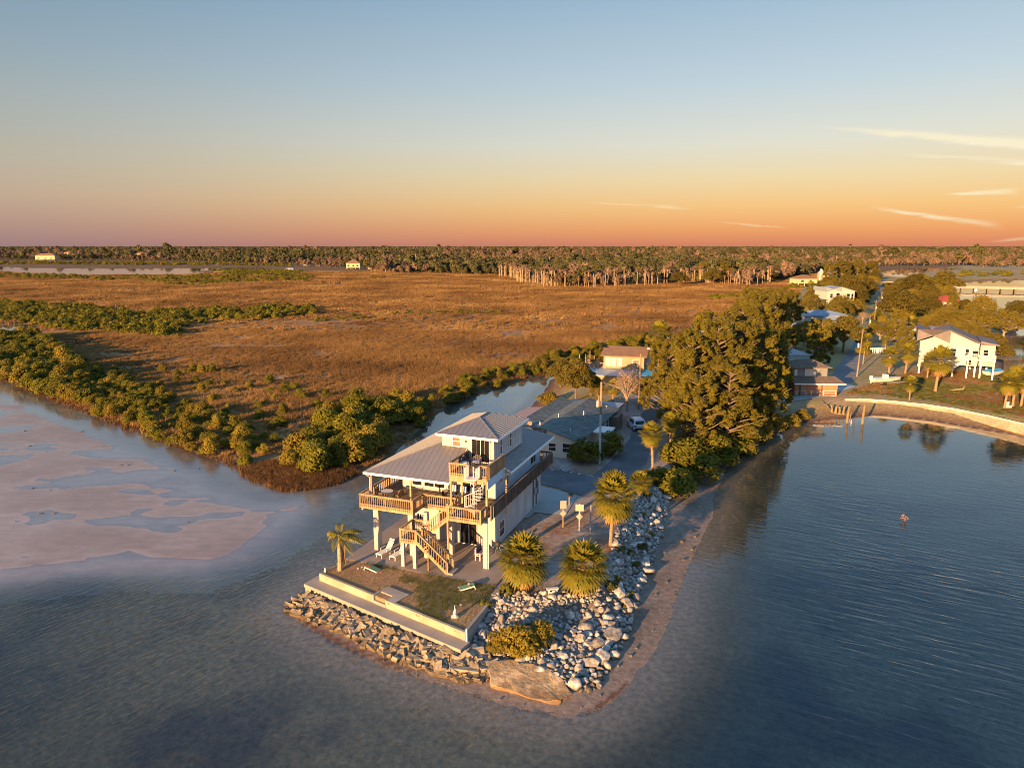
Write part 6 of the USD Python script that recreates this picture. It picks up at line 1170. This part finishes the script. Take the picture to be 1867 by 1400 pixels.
# houses up the road and across the marsh
bld('trailer', 'pale blue flat roofed trailer in the shade of the grove', base(1440, 668), .05, 4.6, 9.0, 2.6, .1, 'aqua_wall', 'blue_roof', 'flat', 0.5, .3, [('f', .5, .9, .9, .8), ('f', 2.6, .9, 1.2, .8)])
bld('blue_roofed_house', 'wide low house with a pale blue metal roof left of the road', base(1492, 596), .12, 15.0, 9.0, 2.8, 1.4, 'white_siding', 'blue_roof', 'hip', 1.4, .6, [('f', 2, .8, 1.4, 1.1), ('f', 6, .8, 1.4, 1.1), ('f', 10, .8, 1.4, 1.1)])
bld('roof_annex', 'smaller blue roofed wing in front of the wide low house', base(1520, 604), -.2, 6.0, 6.0, 2.6, 1.3, 'white_siding', 'blue_roof', 'x', .6, .4, [('f', 2, .8, 1.4, 1.1)])
bld('white_house', 'tall white house with a pale metal gable roof left of the road', base(1519, 562), .10, 12.5, 10, 6.0, 1.9, 'white_siding', 'blue_roof', 'y', 1.6, .5, [('f', 1.5, 3.4, 1.2, 1.6), ('f', 4.2, 3.2, 1.6, 2.0), ('f', 9.0, 2.6, 1.4, 2.4), ('f', 11, 2.6, 1.0, 2.4)])
bld('green_shed', 'pale green building below the tall white house', base(1531, 566), .05, 9.5, 4, 2.4, .3, 'green_wall', 'yellow_wall', 'flat', 0, .2, [('f', 2, .8, 1.4, 1.0), ('f', 6, .2, 1.0, 2.0, 'dark_wall', 'door')])
bld('far_house', 'cream house with a hip roof left of the white tower', base(1464, 522), .2, 14, 10, 3.2, 2.2, 'yellow_wall', 'tan_shingle', 'hip', 2.4, .8, [('f', 2, .9, 2, 1.4), ('f', 8, .9, 2, 1.4)])
th_ = bld('far_house', 'cream house with a slim white tower far up the road', base(1510, 516), .0, 13, 9, 3.4, 2.4, 'yellow_wall', 'lilac_shingle', 'hip', 2.4, .8, [('f', 2, .9, 2, 1.4), ('f', 7, .9, 2, 1.4)]); obj('tower', MB().box(-8.6, -4, 0, -5.6, -1, 8.0).prism([(-8.9, -4.3), (-5.3, -4.3), (-6.8, -2.5), (-7.4, -2.5)], 8.0, np.array([8.05, 8.05, 10.4, 10.4])), 'white_siding', th_)
bld('red_roofed_house', 'house with a bright red roof by the lagoon', base(1722, 566), -.1, 8.5, 9.5, 2.8, 2.4, 'white_siding', 'red_roof', 'hip', 1.2, .7, [('f', 1.5, .8, 1.4, 1.1), ('f', 5, .8, 1.4, 1.1)])
bld('flat_house', 'long pale house with a flat roof behind the gabled house', base(1682, 616), .05, 9.5, 6, 2.6, .2, 'aqua_wall', 'pink_roof', 'flat', .4, .5, [('f', 1, .8, 1.3, 1.1), ('f', 5, .8, 1.6, 1.1)])
for px_, py_, L, h, lab in ((86, 474, 34, 7, 'broad pale villa at the wood edge far left'), (131, 468, 28, 8, 'pale villa just right of the broad far left villa'), (259, 471, 20, 8, 'single white house at the wood edge across the lagoon'), (645, 489, 16, 5, 'tiny cream house at the marsh edge before the dark trees')):
    bld('distant_house', lab, base(px_, py_), 0.1, L, 14, h, 4.0, 'yellow_wall', 'tan_shingle', 'hip', 2.0, 1.0, [('f', L * .1, 1.2, L * .14, 1.8), ('f', L * .45, 1.2, L * .14, 1.8), ('f', L * .75, 1.2, L * .14, 1.8)])
for px_, py_, L, lab in ((529, 493, 9, 'small white cabin with a blue roof out on the marsh'), (556, 483, 7, 'tiny white hut near the wood edge'), (676, 489, 5, 'tiny white shed beside the dark trees at the marsh edge')): bld('marsh_hut', lab, base(px_, py_), 0, L, 6, 2.6, 1.0, 'white_siding', 'blue_roof', 'hip', .3, .4, [('f', L * .3, .8, L * .3, 1.0)], cat='hut')
# bridge
bp0, bp1 = at(1742, 530, 0), at(1905, 534, 0); bd = bp1 - bp0; bl_ = np.linalg.norm(bd[:2]); brg = thing('bridge', 'low concrete road bridge across the lagoon on squat piers', 'bridge', (bp0[0], bp0[1], 0), math.atan2(bd[1], bd[0]))
obj('deck', MB().box(-4, -3.5, 1.75, bl_ + 4, 3.5, 2.2), 'concrete', brg)
for y in (-3.5, 3.2): obj('parapet', MB().box(-4, y, 2.2, bl_ + 4, y + .3, 3.0), 'concrete', brg)
for k in range(7): x = 3 + k * bl_ / 6.6; obj('pier', MB().box(x - .45, -3.0, -2, x + .45, 3.0, 1.76), 'grey_lumber', brg)
lp_ = at(1777, 545, 0); lamp = thing('lit_lamp', 'lit lamp on a pole in the lagoon before the bridge', 'lamp', (lp_[0], lp_[1], -.5)); obj('pole', MB().tube([(0, 0, -1), (0, 0, 4.6)], .14, 6), 'grey_lumber', lamp)  # emissive globe on a pole for the bright spot before the bridge
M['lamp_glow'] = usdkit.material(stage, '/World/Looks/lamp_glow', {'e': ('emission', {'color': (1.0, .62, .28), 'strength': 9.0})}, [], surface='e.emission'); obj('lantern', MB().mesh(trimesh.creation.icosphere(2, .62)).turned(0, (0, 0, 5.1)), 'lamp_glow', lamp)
# boathouse, dock and covered boat at the right lagoon
dk = thing('boat_house', 'dark roofed boat shelter over the right lagoon', 'shelter', base(1834, 668), .1)
obj('roof', MB().prism([(-2.2, -2), (2.2, -2), (2.2, 2), (-2.2, 2)], 3.3, 3.4).hexa([(-2.2, -2, 3.4), (2.2, -2, 3.4), (2.2, 2, 3.4), (-2.2, 2, 3.4), (-.8, -.3, 4.3), (.8, -.3, 4.3), (.8, .3, 4.3), (-.8, .3, 4.3)]), 'dark_wall', dk)
for x in (-1.9, 1.9):
    for y in (-1.7, 1.7): obj('post', MB().box(x - .1, y - .1, -1.5, x + .1, y + .1, 3.35), 'dark_wicker', dk)
obj('dock', MB().box(-6.5, -1.6, .7, 2.4, -.6, .9), 'grey_lumber', dk)
cb = thing('covered_boat', 'boat under a blue cover beside the dark boat shelter', 'boat', base(1812, 676), .4); obj('hull', MB().hexa([(-2.4, -.5, .3), (2.0, -.5, .3), (2.0, .5, .3), (-2.4, .5, .3), (-2.6, -.9, 1.1), (2.6, -.9, 1.1), (2.6, .9, 1.1), (-2.6, .9, 1.1)]), 'hull_white', cb); obj('cover', MB().hexa([(-2.5, -.85, 1.1), (2.4, -.85, 1.1), (2.4, .85, 1.1), (-2.5, .85, 1.1), (-2.0, -.15, 1.6), (1.6, -.15, 1.6), (1.6, .15, 1.6), (-2.0, .15, 1.6)]), 'blue_tarp', cb)
# boat on its trailer
btp = base(1613, 701); bt_ = thing('trailer_boat', 'cream motor boat on a trailer in the grass right of the road', 'boat', btp, .10)
n = 9; V = []; Fc = []
for k in range(n):
    t = k / (n - 1); x = -2.7 + 5.9 * t; w = 1.05 * (1 - t ** 3.2) ** .6 + .02; zk = .55 + .35 * t ** 3; zd = 1.35 + .22 * t ** 2
    V += [(x, -w, zd), (x, -w * .82, zk + .25), (x, 0, zk), (x, w * .82, zk + .25), (x, w, zd)]
for k in range(n - 1):
    for j in range(4): a = k * 5 + j; Fc += [[a, a + 1, a + 6], [a, a + 6, a + 5]]
    Fc += [[k * 5, k * 5 + 5, k * 5 + 9], [k * 5, k * 5 + 9, k * 5 + 4]]
Fc += [[0, 4, 3], [0, 3, 2], [0, 2, 1]]
obj('hull', (np.array(V), np.array(Fc)), 'hull_white', bt_, smooth=40); obj('stripe', MB().bar((-2.7, -1.065, 1.2), (1.4, -1.03, 1.25), .03, .10), 'hull_stripe', bt_)
obj('console', MB().box(-.4, -.4, 1.3, .4, .4, 2.1), 'white_plastic', bt_); obj('windscreen', MB().bar((.45, -.45, 2.05), (.45, .45, 2.05), .06, .5), 'window_dark', bt_); obj('outboard', MB().cbox((-2.95, 0, 1.55), (.45, .4, .6)).cbox((-2.95, 0, .9), (.18, .14, 1.0)), 'white_plastic', bt_)
obj('trailer_frame', MB().bar((-2.9, -.7, .42), (3.0, -.3, .42), .09).bar((-2.9, .7, .42), (3.0, .3, .42), .09).bar((3.0, 0, .42), (4.6, 0, .42), .1).bar((-.8, -1.05, .42), (-.8, 1.05, .42), .1), 'galvanised', bt_)
for y in (-1.05, 1.05): obj('wheel', MB().tube([(-.8, y - .1, .33), (-.8, y + .1, .33)], .33, 14), 'black_rubber', bt_)
for k, (m_, px_, py_, lab) in enumerate((('teal_plastic', 1414, 719, 'teal kayak lying at the edge of the gravel drive'), ('green_plastic', 1421, 723, 'bright green kayak lying below the teal one'))):
    p = base(px_, py_); t = thing('kayak', lab, 'kayak', (p[0], p[1], p[2] + .02), .15 - .1 * k); L = np.linspace(-1.6, 1.6, 9); obj('hull', MB().tube(np.c_[L, 0 * L, .20 + .10 * (L / 1.6) ** 2], .36 * np.sqrt(np.maximum(1 - (L / 1.62) ** 2, .004)), 10), m_, t, smooth=40); obj('seat_well', MB().tube([(-.3, 0, .52), (-.3, 0, .57)], .22, 10), 'black_rubber', t)
# white slatted fence and white canopy up the road
fn = base(1600, 644); wf = thing('slat_fence', 'white slatted fence among the palms right of the road', 'fence', fn, .0)
for x in (-2.6, 0, 2.6): obj('post', MB().box(x - .07, -.07, 0, x + .07, .07, 1.5), 'white_trim', wf)
for k in range(10): x = -2.4 + k * .52; obj('slat', MB().box(x - .14, -.1, .15, x + .14, -.07, 1.4), 'white_trim', wf)
obj('rail', MB().box(-2.6, -.065, 1.2, 2.6, -.03, 1.3), 'white_trim', wf)
for px_, py_, w, lab in ((1450, 606, 4.5, 'small white canopy in the yard above the trailer'), (1614, 522, 16, 'long white canopy roof at the far end of the road')):
    t = thing('canopy', lab, 'canopy', base(px_, py_), .05); obj('roof', MB().box(-w / 2, -1.4, 2.6, w / 2, 1.4, 2.8), 'white_trim', t)
    for x in (-w / 2 + .2, w / 2 - .2): obj('post', MB().box(x - .08, -1.2, 0, x + .08, -1.04, 2.6), 'white_trim', t)
# poles
def pole(label, px_, yb, yt, m, arm=0.0, can=None, lean=0.0, z=1.5):
    p = base(px_, yb); r = ray(px_, yt); h = CAMH + r[2] * p[1] / r[1] - p[2]; t = thing('utility_pole', label, 'utility pole', p, .3)
    obj('pole', MB().tube([(0, 0, -.3), (lean * h, 0, h)], (.16, .12), 8), m, t)
    if arm: obj('crossarm', MB().bar((lean * h - arm, 0, h - .5), (lean * h + arm, 0, h - .5), .10, .12), 'pole_wood', t)
    if can: x, z_ = can; obj('transformer', MB().tube([(x, -.05, h * z_), (x, -.05, h * z_ + .85)], .25, 12).tube([(x, -.05, h * z_ + .85), (x, -.05, h * z_ + 1.0)], (.1, .04), 8), 'galvanised', t)
    return t
t = pole('pale utility pole with a transformer at the corner of the lane', 1093, 846, 697, 'pale_pole', 0, (-.42, .70)); obj('insulator_arm', MB().bar((.0, 0, 6.7), (.75, 0, 7.1), .07).bar((0, 0, 6.6), (-.3, 0, 7.0), .07), 'galvanised', t); obj('insulator', MB().tube([(.75, 0, 7.05), (.75, 0, 7.45)], .09, 8), 'white_plastic', t); obj('wooden_top', MB().tube([(0, 0, 6.4), (0, 0, 10.5)], (.152, .135), 8), 'pole_wood', t)
pole('brown wooden pole in front of the raised creek house', 1164, 746, 645, 'pole_wood', 0, None, .012)
pole('near wooden utility pole with transformer on the straight road', 1562, 687, 600, 'pole_wood', .9, (-.35, .62), .05); pole('second wooden utility pole along the straight road', 1582, 613, 574, 'pole_wood', .0, (.4, .62), .04); pole('third wooden utility pole along the straight road', 1594, 586, 547, 'pole_wood', .9, (.4, .6)); pole('fourth wooden utility pole along the straight road', 1605, 565, 532, 'pole_wood', .9, (.4, .6)); pole('short leaning post left of the slatted fence', 1573, 664, 640, 'pole_wood', 0, None, .05); pole('thin mast in front of the tower house', 1498, 525, 494, 'pole_wood', 0); pole('bare post at the marsh edge left of the creek house', 1055, 692, 646, 'snag_wood', 0, None, .02); pole('slim post on the creek house deck corner', 1083, 690, 648, 'grey_lumber', 0)
# mooring piles and stumps in the bay
for px_, yb, yt, lab in ((1544, 771, 741, 'left weathered mooring pile before the bank'), (1572, 773, 738, 'right weathered mooring pile before the bank'), (1549, 769, 752, 'thin stake between the two mooring piles')):
    p = at(px_, yb, 0); r = ray(px_, yt); h = CAMH + r[2] * p[1] / r[1]; o = obj('mooring_pile', MB().tube([(p[0], p[1], -.8), (p[0] + .05, p[1], h * .5), (p[0] + .15, p[1], h)], (.20, .19, .15) if yt < 750 else (.07, .06, .05), 8), 'pile_wood'); tag(o, lab, 'pile')
for k, (px_, yb) in enumerate(((1523, 755), (1530, 756), (1537, 756), (1516, 752))):
    p = g3(px_, yb, .5); x = thing('stump', ['short stump left of the mooring piles with a forked branch', 'stump in the middle of the row on the bank', 'stump nearest the mooring piles', 'smallest stump at the left end of the row'][k], 'stump', (p[0], p[1], p[2] - .2)); obj('trunk', MB().tube([(0, 0, 0), (.05, 0, .8), (.1 * (-1) ** k, 0, 1.5)], (.22, .18, .14), 7), 'pile_wood', x); obj('root', MB().tube([(0, 0, .3), (.5, -.3, 0)], (.09, .04), 5).tube([(0, 0, .3), (-.5, -.2, 0)], (.09, .04), 5), 'pile_wood', x)
p = g3(1517, 752, .6); x = thing('driftwood', 'dead forked branch leaning over the stumps', 'driftwood', p); obj('branch', MB().tube([(0, 0, 0), (-.8, .5, .9), (-2.0, 1.0, 1.6)], (.12, .09, .04), 5).tube([(-.8, .5, .9), (-1.0, .2, 1.7)], (.07, .03), 5).tube([(-1.3, .7, 1.2), (-2.2, .3, 1.3)], (.06, .03), 5), 'bark', x)
p = g3(1745, 712, 1.4); x = thing('driftwood', 'pale driftwood log lying in the grass before the gabled house', 'driftwood', p, .1); obj('log', MB().tube([(-1.4, -.2, .12), (0, 0, .18), (1.2, .1, .2), (1.7, .4, .65)], (.12, .2, .2, .1), 7), 'snag_wood', x)
p = g3(1838, 744, 1.4); t = thing('garden_chair', 'pale garden chair between the leaning palms at the bank', 'chair', p, .2); obj('seat', MB().box(-.4, -.35, .4, .4, .35, .48), 'white_plastic', t); obj('backrest', MB().prism([(.5 * math.cos(a), .5 * math.sin(a)) for a in np.linspace(0, PI, 9)], 0, .06).turned(0, (0, 0, 0)), 'white_plastic', t) if False else obj('backrest', MB().box(-.42, .3, .48, .42, .37, 1.05), 'white_plastic', t)
for x in (-.35, .35): obj('leg', MB().box(x - .04, -.3, 0, x + .04, .3, .4), 'white_plastic', t)
# plank bulkhead along the bay
bw = thing('bulkhead', 'long stepped plank bulkhead holding the bank on the right', 'bulkhead'); bpx = [(1540, 728), (1580, 728), (1632, 732), (1688, 738), (1742, 746), (1802, 758), (1867, 773), (1960, 798)]
bpt = ats(bpx, 1.5); bc = bpt.mean(0)
for k in range(len(bpt) - 1):
    p, q = bpt[k], bpt[k + 1]; d = (q - p) / np.linalg.norm(q - p); nn = np.array([d[1], -d[0]])
    for j in range(5 if k > 2 else 2):
        off = nn * .28 * j; z1 = 1.66 - .27 * j - (.0 if k > 2 else .02); obj('plank', MB().prism([p + off + d * .02, q + off - d * .02, q + off + nn * .24 - d * .02, p + off + nn * .24 + d * .02], z1 - .55, z1), 'seawall' if j else 'cream_siding', bw)
